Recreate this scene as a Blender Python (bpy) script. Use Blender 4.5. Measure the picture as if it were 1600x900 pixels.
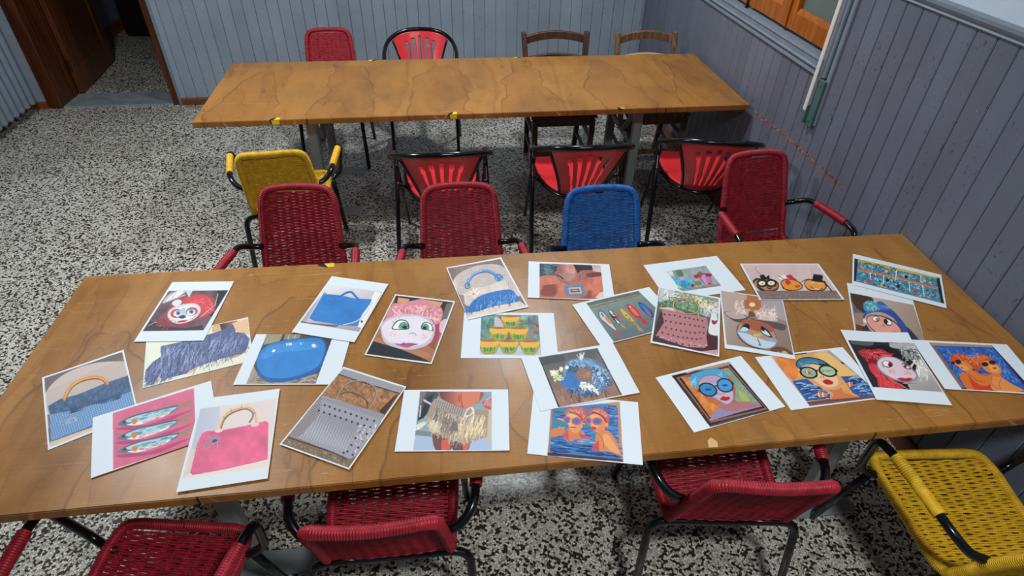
import bpy, bmesh, math, random
import numpy as np
from mathutils import Vector, Matrix
for o in list(bpy.data.objects): bpy.data.objects.remove(o, do_unlink=True)
SC = bpy.context.scene
COL = SC.collection
PI = math.pi

# ------------------------------------------------------------------ camera
CF, CYAW, CPITCH, CROLL, CZ = 932.068, .136822, .675987, .0237829, 2.05233
def cam_axes():
    cy, sy, cp, sp, cr, sr = math.cos(CYAW), math.sin(CYAW), math.cos(CPITCH), math.sin(CPITCH), math.cos(CROLL), math.sin(CROLL)
    f = Vector((sy*cp, cy*cp, -sp)); r = Vector((cy, -sy, 0)); u = r.cross(f)
    return cr*r+sr*u, -sr*r+cr*u, f
_r, _u, _f = cam_axes()
cd = bpy.data.cameras.new('camera'); cam = bpy.data.objects.new('camera', cd); COL.objects.link(cam)
cd.sensor_width = 36; cd.lens = CF*36/1600; cd.clip_start = .02; cd.clip_end = 60
M = Matrix(((_r[0], _u[0], -_f[0], 0), (_r[1], _u[1], -_f[1], 0), (_r[2], _u[2], -_f[2], CZ), (0, 0, 0, 1)))
cam.matrix_world = M
SC.camera = cam

# ------------------------------------------------------------------ light
w = bpy.data.worlds.new('world'); SC.world = w; w.use_nodes = True
w.node_tree.nodes['Background'].inputs[0].default_value = (.55, .62, .72, 1)
w.node_tree.nodes['Background'].inputs[1].default_value = .3
SC.view_settings.view_transform = 'Standard'; SC.view_settings.look = 'None'
SC.view_settings.gamma = 1; SC.view_settings.use_curve_mapping = False
SC.view_settings.exposure = -0.06
LAMPS = [(.6, 3.45, 51), (.6, -.25, 50), (-1.8, 2.7, 66)]
for i, (x, y, e) in enumerate(LAMPS):
    l = bpy.data.lights.new('lamp_light', 'AREA'); l.shape = 'DISK'; l.size = .3; l.energy = e; l.color = (.90, .96, 1.0)
    o = bpy.data.objects.new('lamp_light', l); o.location = (x, y, 2.985); COL.objects.link(o)

# ------------------------------------------------------------------ helpers
def lin(h):
    if isinstance(h, str):
        c = [int(h[i:i+2], 16)/255 for i in (0, 2, 4)]
    else: c = h
    return tuple(v/12.92 if v <= .04045 else ((v+.055)/1.055)**2.4 for v in c)
def mk(name, verts, faces, mats=(), parent=None, smooth=False, objmat=False):
    me = bpy.data.meshes.new(name); me.from_pydata([tuple(v) for v in verts], [], faces); me.update()
    return mo(name, me, mats, parent, smooth, objmat)
def mo(name, me, mats=(), parent=None, smooth=False, objmat=False):
    if smooth: me.polygons.foreach_set('use_smooth', [True]*len(me.polygons))
    o = bpy.data.objects.new(name, me); COL.objects.link(o)
    if mats and not isinstance(mats, (list, tuple)): mats = [mats]
    for m in mats: me.materials.append(m)
    if parent: o.parent = parent
    return o
def tag(o, label=None, cat=None, group=None, kind=None):
    if label: o['label'] = label
    if cat: o['category'] = cat
    if group: o['group'] = group
    if kind: o['kind'] = kind
    return o
def empty(name, loc=(0, 0, 0), rz=0):
    o = bpy.data.objects.new(name, None); COL.objects.link(o); o.location = loc; o.rotation_euler = (0, 0, rz); o.empty_display_size = .05
    return o
class MB:
    def __init__(s): s.v = []; s.f = []
    def add(s, vs, fs):
        n = len(s.v); s.v += [tuple(v) for v in vs]; s.f += [tuple(i+n for i in f) for f in fs]
    def box(s, x0, x1, y0, y1, z0, z1, M=None):
        vs = [(x, y, z) for x in (x0, x1) for y in (y0, y1) for z in (z0, z1)]
        if M is not None: vs = [M @ Vector(v) for v in vs]
        s.add(vs, [(0, 1, 3, 2), (4, 6, 7, 5), (0, 4, 5, 1), (2, 3, 7, 6), (0, 2, 6, 4), (1, 5, 7, 3)])
        return s
    def bar(s, a, b, wx, wy, up=Vector((0, 0, 1))):
        a = Vector(a); b = Vector(b); t = (b-a); L = t.length; t.normalize()
        x = up.cross(t)
        if x.length < 1e-3: x = Vector((1, 0, 0))
        x.normalize(); y = t.cross(x)
        vs = []
        for e in (a, b):
            for i, j in ((-1, -1), (1, -1), (1, 1), (-1, 1)): vs.append(e+x*i*wx/2+y*j*wy/2)
        s.add(vs, [(3, 2, 1, 0), (4, 5, 6, 7), (0, 1, 5, 4), (1, 2, 6, 5), (2, 3, 7, 6), (3, 0, 4, 7)])
        return s
    def tube(s, pts, r, n=8, closed=False, cap=True):
        pts = [Vector(p) for p in pts]; N = len(pts)
        rr = r if isinstance(r, (list, tuple)) else [r]*N
        T = []
        for i in range(N):
            if closed: t = pts[(i+1) % N]-pts[i-1]
            else: t = pts[min(i+1, N-1)]-pts[max(i-1, 0)]
            T.append(t.normalized())
        up = Vector((0, 0, 1))
        if abs(T[0].dot(up)) > .9: up = Vector((0, 1, 0))
        x = up.cross(T[0]).normalized(); vs = []
        for i in range(N):
            x = (x-T[i]*x.dot(T[i])).normalized(); y = T[i].cross(x)
            for k in range(n):
                a = 2*PI*k/n; vs.append(pts[i]+(x*math.cos(a)+y*math.sin(a))*rr[i])
        fs = []
        for i in range(N if closed else N-1):
            j = (i+1) % N
            for k in range(n):
                k2 = (k+1) % n; fs.append((i*n+k, i*n+k2, j*n+k2, j*n+k))
        if cap and not closed: fs += [tuple(range(n-1, -1, -1)), tuple((N-1)*n+k for k in range(n))]
        s.add(vs, fs); return s
    def mesh(s, name, smooth=False):
        me = bpy.data.meshes.new(name); me.from_pydata(s.v, [], s.f); me.update()
        if smooth: me.polygons.foreach_set('use_smooth', [True]*len(me.polygons))
        return me
    def obj(s, name, mat, parent=None, smooth=False, bevel=0, objmat=False):
        me = s.mesh(name, smooth)
        if bevel:
            bm = bmesh.new(); bm.from_mesh(me)
            bmesh.ops.bevel(bm, geom=bm.edges[:], offset=bevel, segments=1, affect='EDGES', clamp_overlap=True)
            bm.to_mesh(me); bm.free()
        return mo(name, me, mat, parent)
def smoothpath(pts, step=.01, closed=False):
    """Catmull-Rom through pts, resampled evenly"""
    P = [Vector(p) for p in pts]; n = len(P); out = []
    segs = n if closed else n-1
    for i in range(segs):
        if closed: a, b, c, d = P[i-1], P[i], P[(i+1) % n], P[(i+2) % n]
        else: a, b, c, d = P[max(i-1, 0)], P[i], P[i+1], P[min(i+2, n-1)]
        for k in range(16):
            t = k/16; t2 = t*t; t3 = t2*t
            out.append(.5*((2*b)+(c-a)*t+(2*a-5*b+4*c-d)*t2+(3*b-a-3*c+d)*t3))
    if not closed: out.append(P[-1])
    return resample(out, step, closed)
def resample(out, step, closed=False):
    if closed: out = out+[out[0]]
    d = [0]
    for i in range(1, len(out)): d.append(d[-1]+(out[i]-out[i-1]).length)
    n = max(2, int(round(d[-1]/step))); res = []; j = 0
    for k in range(n if closed else n+1):
        t = d[-1]*k/n
        while j < len(d)-2 and d[j+1] < t: j += 1
        L = d[j+1]-d[j]; res.append(out[j].lerp(out[j+1], 0 if L == 0 else (t-d[j])/L))
    return res
def fillet(pts, r, seg=6, closed=False):
    P = [Vector(p) for p in pts]; n = len(P); out = []
    rr = r if isinstance(r, (list, tuple)) else [r]*n
    for i in range(n):
        if not closed and i in (0, n-1): out.append(P[i]); continue
        a, b, c = P[i-1], P[i], P[(i+1) % n]
        u = (a-b); v = (c-b); q = min(rr[i], u.length*.49, v.length*.49)
        u.normalize(); v.normalize(); p0 = b+u*q; p2 = b+v*q
        for k in range(seg+1):
            t = k/seg; out.append((1-t)**2*p0+2*t*(1-t)*b+t*t*p2)
    return out

# ------------------------------------------------------------------ materials
def mat(name, col=(.5, .5, .5), rough=.5, metal=0, spec=.5):
    m = bpy.data.materials.new(name); m.use_nodes = True
    b = m.node_tree.nodes['Principled BSDF']
    c = lin(col) if isinstance(col, str) else col
    b.inputs['Base Color'].default_value = (*c, 1); b.inputs['Roughness'].default_value = rough
    b.inputs['Metallic'].default_value = metal; b.inputs['Specular IOR Level'].default_value = spec
    return m
class NT:
    def __init__(s, m): s.m = m; s.t = m.node_tree; s.b = s.t.nodes['Principled BSDF']
    def n(s, typ, **kw):
        nd = s.t.nodes.new(typ)
        for k, v in kw.items():
            if k.startswith('i_'):
                key = k[2:]
                nd.inputs[int(key) if key.isdigit() else key.replace('_', ' ')].default_value = v
            else: setattr(nd, k, v)
        return nd
    def l(s, a, b): s.t.links.new(a, b)
    def geo(s): return s.n('ShaderNodeNewGeometry').outputs['Position']
    def objc(s): return s.n('ShaderNodeTexCoord').outputs['Object']
    def map(s, vec, scale=(1, 1, 1), loc=(0, 0, 0), rot=(0, 0, 0)):
        m = s.n('ShaderNodeMapping'); m.inputs['Scale'].default_value = scale; m.inputs['Location'].default_value = loc; m.inputs['Rotation'].default_value = rot
        s.l(vec, m.inputs['Vector']); return m.outputs[0]
    def noise(s, vec, scale, detail=3, rough=.5, dist=0):
        n = s.n('ShaderNodeTexNoise'); n.inputs['Scale'].default_value = scale; n.inputs['Detail'].default_value = detail
        n.inputs['Roughness'].default_value = rough; n.inputs['Distortion'].default_value = dist
        s.l(vec, n.inputs['Vector']); return n.outputs['Fac']
    def ramp(s, fac, stops):
        r = s.n('ShaderNodeValToRGB'); e = r.color_ramp.elements
        while len(e) < len(stops): e.new(.5)
        for i, (p, c) in enumerate(stops):
            e[i].position = p; c = lin(c) if isinstance(c, str) else ((c,)*3 if isinstance(c, (int, float)) else c)
            e[i].color = (*c[:3], 1)
        s.l(fac, r.inputs[0]); return r.outputs[0]
    def mix(s, fac, a, b, mode='MIX'):
        m = s.n('ShaderNodeMix', data_type='RGBA', blend_type=mode)
        for sock, v in ((m.inputs[0], fac), (m.inputs[6], a), (m.inputs[7], b)):
            if hasattr(v, 'links'): s.l(v, sock)
            elif isinstance(v, (int, float)): sock.default_value = v
            else: sock.default_value = (*(lin(v) if isinstance(v, str) else v), 1)
        return m.outputs[2]
    def math(s, op, a, b=0, c=0):
        m = s.n('ShaderNodeMath', operation=op)
        for i, v in enumerate((a, b, c)):
            if hasattr(v, 'links'): s.l(v, m.inputs[i])
            else: m.inputs[i].default_value = v
        return m.outputs[0]
    def sep(s, vec):
        n = s.n('ShaderNodeSeparateXYZ'); s.l(vec, n.inputs[0]); return n.outputs
    def bump(s, h, strength=.3, dist=.01):
        b = s.n('ShaderNodeBump'); b.inputs['Strength'].default_value = strength; b.inputs['Distance'].default_value = dist
        s.l(h, b.inputs['Height']); s.l(b.outputs[0], s.b.inputs['Normal'])
    def col(s, c): s.l(c, s.b.inputs['Base Color'])

def m_terrazzo():
    m = mat('terrazzo', rough=.32, spec=.4); t = NT(m); p = t.geo()
    pw = t.n('ShaderNodeVectorMath', operation='ADD'); nz = t.n('ShaderNodeTexNoise'); nz.inputs['Scale'].default_value = 60
    t.l(p, nz.inputs['Vector']); sc = t.n('ShaderNodeVectorMath', operation='SCALE'); sc.inputs[3].default_value = .006
    t.l(nz.outputs['Color'], sc.inputs[0]); t.l(p, pw.inputs[0]); t.l(sc.outputs[0], pw.inputs[1])
    v = t.n('ShaderNodeTexVoronoi', feature='F1'); v.inputs['Scale'].default_value = 108; t.l(pw.outputs[0], v.inputs['Vector'])
    sp = t.sep(v.outputs['Color'])
    e = t.n('ShaderNodeTexVoronoi', feature='DISTANCE_TO_EDGE'); e.inputs['Scale'].default_value = 108; t.l(pw.outputs[0], e.inputs['Vector'])
    chip = t.ramp(sp[0], [(0, '2b211d'), (.27, '3b302a'), (.31, 'aaa596'), (.5, 'ddd9ca'), (.8, 'f2efe4'), (1, 'cac6ba')])
    edge = t.ramp(e.outputs['Distance'], [(0, 0), (.10, 1)])
    c = t.mix(edge, '51463d', chip)
    big = t.noise(p, 1.3, 4, .6)
    c = t.mix(1, c, t.ramp(big, [(.3, (.72, .70, .68)), (.65, (1, 1, 1))]), 'MULTIPLY')
    q = t.sep(p)
    # slab joints: a hairline every 40 cm
    jx = t.math('LESS_THAN', t.math('ABSOLUTE', t.math('SUBTRACT', t.math('FRACT', t.math('DIVIDE', t.math('ADD', q[0], 20.13), .4)), .5)), .0028)
    jy = t.math('LESS_THAN', t.math('ABSOLUTE', t.math('SUBTRACT', t.math('FRACT', t.math('DIVIDE', t.math('ADD', q[1], 20.05), .4)), .5)), .0028)
    c = t.mix(t.math('MULTIPLY', t.math('MAXIMUM', jx, jy), .45), c, '3a322c')
    t.col(c); return m
def m_paint(name, base, scuff=False):
    m = mat(name, base, rough=.42, spec=.35); t = NT(m); p = t.geo()
    n1 = t.noise(p, 2.2, 4, .6)
    c = t.mix(1, base, t.ramp(n1, [(.3, (.86, .86, .87)), (.7, (1.08, 1.08, 1.08))]), 'MULTIPLY')
    rnd = t.n('ShaderNodeObjectInfo').outputs['Random']
    c = t.mix(1, c, t.ramp(rnd, [(0, (.93, .93, .93)), (1, (1.05, 1.05, 1.06))]), 'MULTIPLY')
    fl = t.noise(t.map(p, (1, 1, .6)), 75, 3, .65)
    ar = t.noise(p, 5, 2, .5)
    k = t.math('MULTIPLY', t.math('GREATER_THAN', fl, .645), t.math('GREATER_THAN', ar, .5))
    c = t.mix(t.math('MULTIPLY', k, .6), c, '33363d')
    fl2 = t.noise(t.map(p, (1, 1, .5), (7, 3, 1)), 60, 2, .6)
    c = t.mix(t.math('MULTIPLY', t.math('GREATER_THAN', fl2, .76), .3), c, 'c4ccd4')
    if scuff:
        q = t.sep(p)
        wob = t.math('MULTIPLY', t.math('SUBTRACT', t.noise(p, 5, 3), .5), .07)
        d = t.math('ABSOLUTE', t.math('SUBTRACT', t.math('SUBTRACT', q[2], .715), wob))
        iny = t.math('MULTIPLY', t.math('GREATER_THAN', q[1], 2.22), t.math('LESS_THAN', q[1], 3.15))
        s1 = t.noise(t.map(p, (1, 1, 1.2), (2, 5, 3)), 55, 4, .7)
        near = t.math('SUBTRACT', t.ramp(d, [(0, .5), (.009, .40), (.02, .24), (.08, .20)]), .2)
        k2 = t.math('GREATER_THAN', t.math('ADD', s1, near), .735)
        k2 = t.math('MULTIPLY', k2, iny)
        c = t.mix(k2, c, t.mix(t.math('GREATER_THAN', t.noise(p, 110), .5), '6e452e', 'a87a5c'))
    t.col(c)
    t.bump(t.noise(t.map(p, (1, 1, .15)), 60, 3), .12, .004); return m
def m_wood(name, c0, c1, c2, axis=2, rough=.4, scale=1.0, knots=False):
    m = mat(name, rough=rough, spec=.4); t = NT(m); p = t.objc()
    sc = [9*scale]*3; sc[axis] = .7*scale
    g = t.noise(t.map(p, sc), 3, 5, .6, .6)
    c = t.ramp(g, [(.28, c0), (.5, c1), (.72, c2)])
    f = [60*scale]*3; f[axis] = 2*scale
    c = t.mix(1, c, t.ramp(t.noise(t.map(p, f), 3, 3), [(.3, (.8, .78, .75)), (.6, (1, 1, 1))]), 'MULTIPLY')
    if knots:
        v = t.n('ShaderNodeTexVoronoi'); v.inputs['Scale'].default_value = 5
        t.l(t.map(p, (1, 1, .7)), v.inputs['Vector'])
        c = t.mix(t.ramp(v.outputs['Distance'], [(.03, .85), (.11, 0)]), c, '20100a')
    t.col(c); return m
def m_table(off, ARCH_Y):
    m = mat('plywood', rough=.36, spec=.4); t = NT(m); p = t.geo()
    p0 = t.map(p, (1, 1, 1), off)
    # rotary-cut veneer: a row of repeating arches open towards one side, plus a few stray contour lines
    q0 = t.sep(p0)
    wx = t.math('MULTIPLY', t.math('SUBTRACT', t.noise(t.map(p0, (1, 1, 0), (4, 4, 0)), 3.0, 2), .5), .22)
    wf = t.math('MULTIPLY', t.math('SUBTRACT', t.noise(t.map(p0, (1, 1, 0)), 13, 2), .5), .017)
    ux = t.math('DIVIDE', t.math('ADD', t.math('ADD', q0[0], 40.0), t.math('ADD', wx, wf)), .53)
    cell = t.n('ShaderNodeTexWhiteNoise', noise_dimensions='1D'); t.l(t.math('FLOOR', ux), cell.inputs['W'])
    uu = t.math('ABSOLUTE', t.math('MULTIPLY', t.math('SUBTRACT', t.math('FRACT', ux), .5), .53))
    yt = t.math('ADD', t.math('MULTIPLY', cell.outputs['Value'], .22), ARCH_Y)
    dy = t.math('ADD', t.math('SUBTRACT', yt, q0[1]), t.math('MULTIPLY', uu, .0))
    lobes = t.math('MULTIPLY', t.math('ABSOLUTE', t.math('SUBTRACT', uu, .045)), .6)
    dyl = t.math('MAXIMUM', t.math('SUBTRACT', dy, lobes), 0.0)
    wid = t.math('MULTIPLY', t.math('POWER', dyl, .38), .20)
    arch = t.ramp(t.math('ABSOLUTE', t.math('SUBTRACT', uu, wid)), [(0, 1), (.0022, .8), (.006, 0)])
    arch = t.math('MULTIPLY', arch, t.math('GREATER_THAN', dyl, .002))
    inner = t.ramp(t.math('SUBTRACT', wid, uu), [(.0, 0), (.004, 1)])
    h = t.noise(t.map(p0, (3.0, .75, .2)), 1.0, 4, .5, .2)
    k = t.math('MULTIPLY', h, 7.0); fr = t.math('FRACT', k)
    line0 = t.ramp(t.math('ABSOLUTE', t.math('SUBTRACT', fr, .5)), [(0, .8), (.010, .4), (.022, 0)])
    line = t.math('MAXIMUM', line0, arch)
    shade = t.ramp(fr, [(0, 'aa7536'), (.45, 'a57032'), (.55, '9d692e'), (1, 'a87334')])
    shade = t.mix(t.math('MULTIPLY', inner, .35), shade, '93602a')
    blot = t.noise(t.map(p0, (1, .6, 1)), 3.2, 4, .6)
    c = t.mix(1, shade, t.ramp(blot, [(.3, (.74, .72, .70)), (.52, (1, 1, 1)), (.8, (1.14, 1.13, 1.10))]), 'MULTIPLY')
    fine = t.noise(t.map(p0, (9, 90, 1)), 3, 3, .6)
    c = t.mix(1, c, t.ramp(fine, [(.3, (.90, .89, .88)), (.7, (1.05, 1.05, 1.05))]), 'MULTIPLY')
    fine2 = t.noise(t.map(p0, (120, 6, 1)), 2, 3, .6)
    c = t.mix(1, c, t.ramp(fine2, [(.35, (.93, .92, .91)), (.65, (1.02, 1.02, 1.02))]), 'MULTIPLY')
    wav = t.n('ShaderNodeTexNoise'); wav.inputs['Scale'].default_value = 30
    msk = t.noise(t.map(p0, (1, 1, 1), (3, 1, 0)), 2.5, 2)
    c = t.mix(t.math('MULTIPLY', line, t.ramp(msk, [(.30, .2), (.55, .7)])), c, '5c3a1e')
    # long thin scratches
    sc = t.noise(t.map(p0, (.8, 26, 1), (0, 0, 0), (0, 0, .09)), 2.2, 1, .3)
    sl = t.ramp(t.math('ABSOLUTE', t.math('SUBTRACT', sc, .62)), [(0, 1), (.0022, 0)])
    c = t.mix(t.math('MULTIPLY', sl, .45), c, 'e0bf93')
    st = t.noise(t.map(p0, (1, 1, 1), (9, 4, 0)), 5, 2, .5)
    c = t.mix(t.ramp(st, [(.68, 0), (.8, .45)]), c, '5a4632')
    # plies on the edge
    q = t.sep(p); nz = t.sep(t.n('ShaderNodeNewGeometry').outputs['Normal'])
    ply = t.ramp(t.math('FRACT', t.math('MULTIPLY', q[2], 330)), [(0, (.72, .66, .6)), (.35, (1, 1, 1)), (.8, (.95, .93, .9))])
    side = t.math('LESS_THAN', t.math('ABSOLUTE', nz[2]), .5)
    c = t.mix(side, c, t.mix(1, c, ply, 'MULTIPLY'))
    t.col(c)
    t.l(t.ramp(blot, [(.3, .30), (.7, .46)]), t.b.inputs['Roughness'])
    return m
def m_cord(name, c, c2):
    m = mat(name, c, rough=.42, spec=.38); t = NT(m); p = t.objc()
    n = t.noise(p, 38, 2); t.col(t.mix(t.ramp(n, [(.35, 0), (.7, 1)]), c, c2)); return m
def m_plain(name, c, rough, spec=.5, amp=.1, scale=20, metal=0):
    m = mat(name, c, rough, metal, spec); t = NT(m)
    n = t.noise(t.objc(), scale, 3); t.col(t.mix(1, c, t.ramp(n, [(.3, (1-amp,)*3), (.7, (1+amp*.5,)*3)]), 'MULTIPLY')); return m

TERR = m_terrazzo()
GREY = m_paint('grey_paint', '929da9'); GREYS = m_paint('grey_paint_shaded_scuffed', '6d727f', True)  # same wall paint; scuffed copy darker, the right wall's shading put into colour
GREYB = m_plain('grey_paint_plain', '7a8490', .45)
WHITE = m_plain('white_plaster', 'c9d6e2', .8, .2, .05, 6)
CEILM = m_plain('ceiling_paint', '8f9498', .9, .2, .05, 6)
BASEB = m_wood('brown_skirting', '6b3f22', '7d4a29', '8b5732', 0, .4)
DOORW = m_wood('door_pine', '3a1a0b', '542711', '643216', 2, .33, 1, True)
DOORD = m_wood('door_leaf_wood', '4a2612', '5e321a', '6e3f22', 2, .35)
WINW = m_wood('window_wood', '8a4712', 'a85a1a', 'bd6d25', 2, .3, 1.4)
MARBLE = m_plain('grey_marble', '8f989b', .25, .5, .25, 9)
BLACK = m_plain('black_enamel', '0b0d10', .2, .5, .1)
DARK = m_plain('dark_furniture', '141417', .4, .4, .2)
TRES = m_plain('grey_steel', '8c9290', .45, .4, .12, 12)
STRAP = m_plain('strap_webbing', 'd9d6cc', .7, .2, .08, 90)
PLATE = m_plain('plate_green_paint', '4b6a66', .4, .4, .25, 14)
STEEL = mat('screw_steel', 'c8c8c8', .3, 1)
YEL = m_plain('tape_yellow', 'ecc92d', .4); TBL = m_plain('tape_black', '151515', .4)
PLAS = m_plain('red_plastic', 'dc3236', .28, .5, .04)
WD1 = m_wood('dark_chair_wood', '3a241a', '4b3022', '5a3c2b', 2, .4, 1.5)
WD2 = m_wood('worn_chair_wood', '4c3524', '70523a', '9c7c5a', 2, .5, 2)
CORD = {'red': m_cord('red_cord', 'ad2030', '8a1824'), 'yellow': m_cord('yellow_cord', 'e6b625', 'cb9a12'), 'blue': m_cord('blue_cord', '1f68b4', '174f8e')}
GLASS = mat('frosted_glass', (.55, .66, .6), .35); GLASS.node_tree.nodes['Principled BSDF'].inputs['Transmission Weight'].default_value = .85
SHUT = m_plain('shutter_green', '6f8f7c', .5, .3, .25, 4)
GAP = mat('joint_dark', '1a1410', .9)

# ------------------------------------------------------------------ room
XR, YB, XL, YF, CEIL = 1.845, 5.36, -3.46, -2.6, 3.05
PITCH = .0925
fl = MB().box(XL-2, XR+.3, YF-.2, 8.6, -.1, 0).obj('floor', TERR); tag(fl, kind='structure')
ce = MB().box(XL-2, XR+.3, YF-.2, 8.6, CEIL, CEIL+.1).obj('ceiling', CEILM); tag(ce, kind='structure')
# back wall with the doorway (x -3.18..-2.25)
DX0, DX1, DH = -3.19, -2.24, 2.12
b = MB(); b.box(XL-.3, DX0, YB, YB+.27, 0, CEIL); b.box(DX1, XR+.3, YB, YB+.27, 0, CEIL); b.box(DX0, DX1, YB, YB+.27, DH, CEIL)
wb = b.obj('wall_back', WHITE); tag(wb, kind='structure')
# right wall with the window hole
WY0, WY1, WZ0, WZ1 = 2.668, 4.45, 1.15, 2.45
b = MB(); b.box(XR, XR+.3, YF-.2, WY0, 0, CEIL); b.box(XR, XR+.3, WY1, YB, 0, CEIL); b.box(XR, XR+.3, WY0, WY1, 0, WZ0); b.box(XR, XR+.3, WY0, WY1, WZ1, CEIL)
wr = b.obj('wall_right', WHITE); tag(wr, kind='structure')
wl = MB().box(XL-.3, XL, YF-.2, YB, 0, CEIL).obj('wall_left', GREYB); tag(wl, kind='structure')
wf = MB().box(XL, XR, YF-.2, YF, 0, CEIL).obj('wall_front', GREYB); tag(wf, kind='structure')
def board_mesh(h, axis):
    """one tongue-and-groove board: face width .088, bevelled edges, height h"""
    W, D, c = PITCH/2-.0012, .014, .0035
    prof = [(-W, 0), (-W, D-c), (-W+c, D), (W-c, D), (W, D-c), (W, 0)]
    vs = []
    for z in (0, h):
        for a, d in prof: vs.append((a, -d, z) if axis == 'x' else (-d, a, z))
    fs = [(i, i+1, i+7, i+6) for i in range(5)]+[(5, 0, 6, 11), tuple(range(5, -1, -1)), tuple(range(6, 12))]
    if axis == 'y': fs = [tuple(reversed(f)) for f in fs]
    me = bpy.data.meshes.new('board'); me.from_pydata(vs, [], fs); me.update(); return me
WH = 1.51
def put(me, name, parent, loc, m=None):
    o = bpy.data.objects.new(name, me); COL.objects.link(o); o.location = loc; o.parent = parent; return o
bx = board_mesh(WH, 'x'); bx.materials.append(GREY)
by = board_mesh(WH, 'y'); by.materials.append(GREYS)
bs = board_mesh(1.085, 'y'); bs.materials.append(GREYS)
x = -2.2325+PITCH/2
while x < XR-PITCH*.4: put(bx, 'board', wb, (x, YB, 0)); x += PITCH
x = DX0-.07-PITCH/2
while x > XL-.01: put(bx, 'board', wb, (x, YB, 0)); x -= PITCH
y = 2.004+PITCH/2+36*PITCH
while y > YF:
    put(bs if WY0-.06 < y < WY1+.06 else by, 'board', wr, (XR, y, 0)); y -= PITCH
bl = board_mesh(WH, 'y')
for v in bl.vertices: v.co.x *= -1
bl.flip_normals(); bl.materials.append(GREY)
y = YB-.02-PITCH/2
while y > 3.3: put(bl, 'board', wl, (XL, y, 0)); y -= PITCH
def struct(o, name=None): tag(o, kind='structure'); return o
# wainscot cap rails
def rail_prof(p0, p1, prof, nrm, mt, name):
    """extrude a 2-D profile (out, up) from p0 to p1; nrm = outward direction"""
    vs = []; n = len(prof)
    for p in (p0, p1):
        for a, h in prof: vs.append((p[0]+nrm[0]*a, p[1]+nrm[1]*a, p[2]+h))
    fs = [(i, (i+1) % n, n+(i+1) % n, n+i) for i in range(n)]+[tuple(range(n-1, -1, -1)), tuple(range(n, 2*n))]
    me = bpy.data.meshes.new(name); me.from_pydata(vs, [], fs); me.update()
    bm = bmesh.new(); bm.from_mesh(me); bmesh.ops.recalc_face_normals(bm, faces=bm.faces); bm.to_mesh(me); bm.free()
    return mo(name, me, mt)
CAPP = [(0, 0), (.018, 0), (.024, .006), (.018, .012), (.026, .02), (.032, .030), (.032, .042), (0, .046)]
struct(rail_prof((XR, YF, WH-.008), (XR, WY0-.09, WH-.008), CAPP, (-1, 0), GREYB, 'trim_1'))
struct(rail_prof((XR, WY1+.09, WH-.008), (XR, YB, WH-.008), CAPP, (-1, 0), GREYB, 'trim_2'))
struct(rail_prof((DX1+.05, YB, WH-.008), (XR, YB, WH-.008), CAPP, (0, -1), GREYB, 'trim_3'))
BBP = [(0, 0), (.022, 0), (.022, .05), (.016, .058), (0, .058)]
struct(rail_prof((DX1+.06, YB-.014, 0), (XR-.014, YB-.014, 0), BBP, (0, -1), BASEB, 'baseboard_back'))
struct(rail_prof((XL+.014, YB-.014, 0), (DX0-.07, YB-.014, 0), BBP, (0, -1), BASEB, 'baseboard_back'))
struct(rail_prof((XR-.014, YF, 0), (XR-.014, YB-.014, 0), [(0, 0), (.016, 0), (.016, .075), (.01, .085), (0, .085)], (-1, 0), BASEB, 'baseboard_right'))
struct(rail_prof((XL+.014, YB-.014, 0), (XL+.014, YF, 0), BBP, (1, 0), BASEB, 'baseboard_left'))
struct(MB().box(XR-.038, XR-.012, YB-.038, YB-.012, .058, WH-.01).obj('trim_4', GREYB, bevel=.006))

# window: sill mouldings, recess, two sashes with glass, shutter behind
SILLP = [(0, -.075), (.020, -.075), (.028, -.068), (.026, -.055), (.018, -.05), (.030, -.044), (.034, -.036), (.024, -.03), (.024, -.008), (.030, 0), (.026, .012), (-.12, .018), (-.12, -.02)]
sill = struct(rail_prof((XR, WY0-.005, WZ0), (XR, WY1+.06, WZ0), SILLP, (-1, 0), GREYB, 'trim_5'))
jamb = MB(); jamb.box(XR-.02, XR+.16, WY0-.045, WY0, WZ0-.09, WZ1+.05); jamb.box(XR-.032, XR, WY0-.068, WY0-.045, WZ0-.06, WZ1+.05)
jamb.box(XR-.024, XR, WY0-.105, WY0-.075, WZ0-.28, WZ1+.05)
jamb.box(XR-.02, XR+.16, WY1, WY1+.06, WZ0-.05, WZ1+.05); jamb.box(XR-.02, XR+.16, WY0-.05, WY1+.06, WZ1, WZ1+.06)
struct(jamb.obj('trim_6', GREYB, bevel=.004))
win = MB().box(XR+.10, XR+.16, WY0, WY1, WZ0+.012, WZ0+.03).obj('window_1', WINW); struct(win)
FX0, FX1 = XR+.012, XR+.062
ymid = (WY0+WY1)/2
ymid = 3.14
def sash(y0, y1):
    z0, z1 = WZ0+.03, WZ1-.01; W = .075
    m = MB(); m.box(FX0, FX1, y0, y0+W, z0, z1); m.box(FX0, FX1, y1-W, y1, z0, z1)
    m.box(FX0+.001, FX1-.001, y0+W, y1-W, z0, z0+.085); m.box(FX0+.001, FX1-.001, y0+W, y1-W, z1-W, z1)
    s = m.obj('window_frame', WINW, win, bevel=.003)
    # sloping glazing bead
    q = rail_prof((FX0+.03, y0+W, z0+.085), (FX0+.03, y1-W, z0+.085), [(-.01, 0), (.029, 0), (.012, .022), (-.01, .022)], (-1, 0), WINW, 'glazing_bead'); q.parent = s
    g = MB().box(FX0+.025, FX0+.029, y0+W-.005, y1-W+.005, z0+.08, z1-W+.005).obj('pane', GLASS, s)
    return s
sash(WY0+.006, ymid-.003); sash(ymid+.003, 3.575); sash(3.60, 4.44)
k = MB(); k.box(FX0-.012, FX0, ymid-.022, ymid+.018, WZ0+.035, WZ1-.01); k.obj('cover_strip', WINW, win, bevel=.003)
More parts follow.
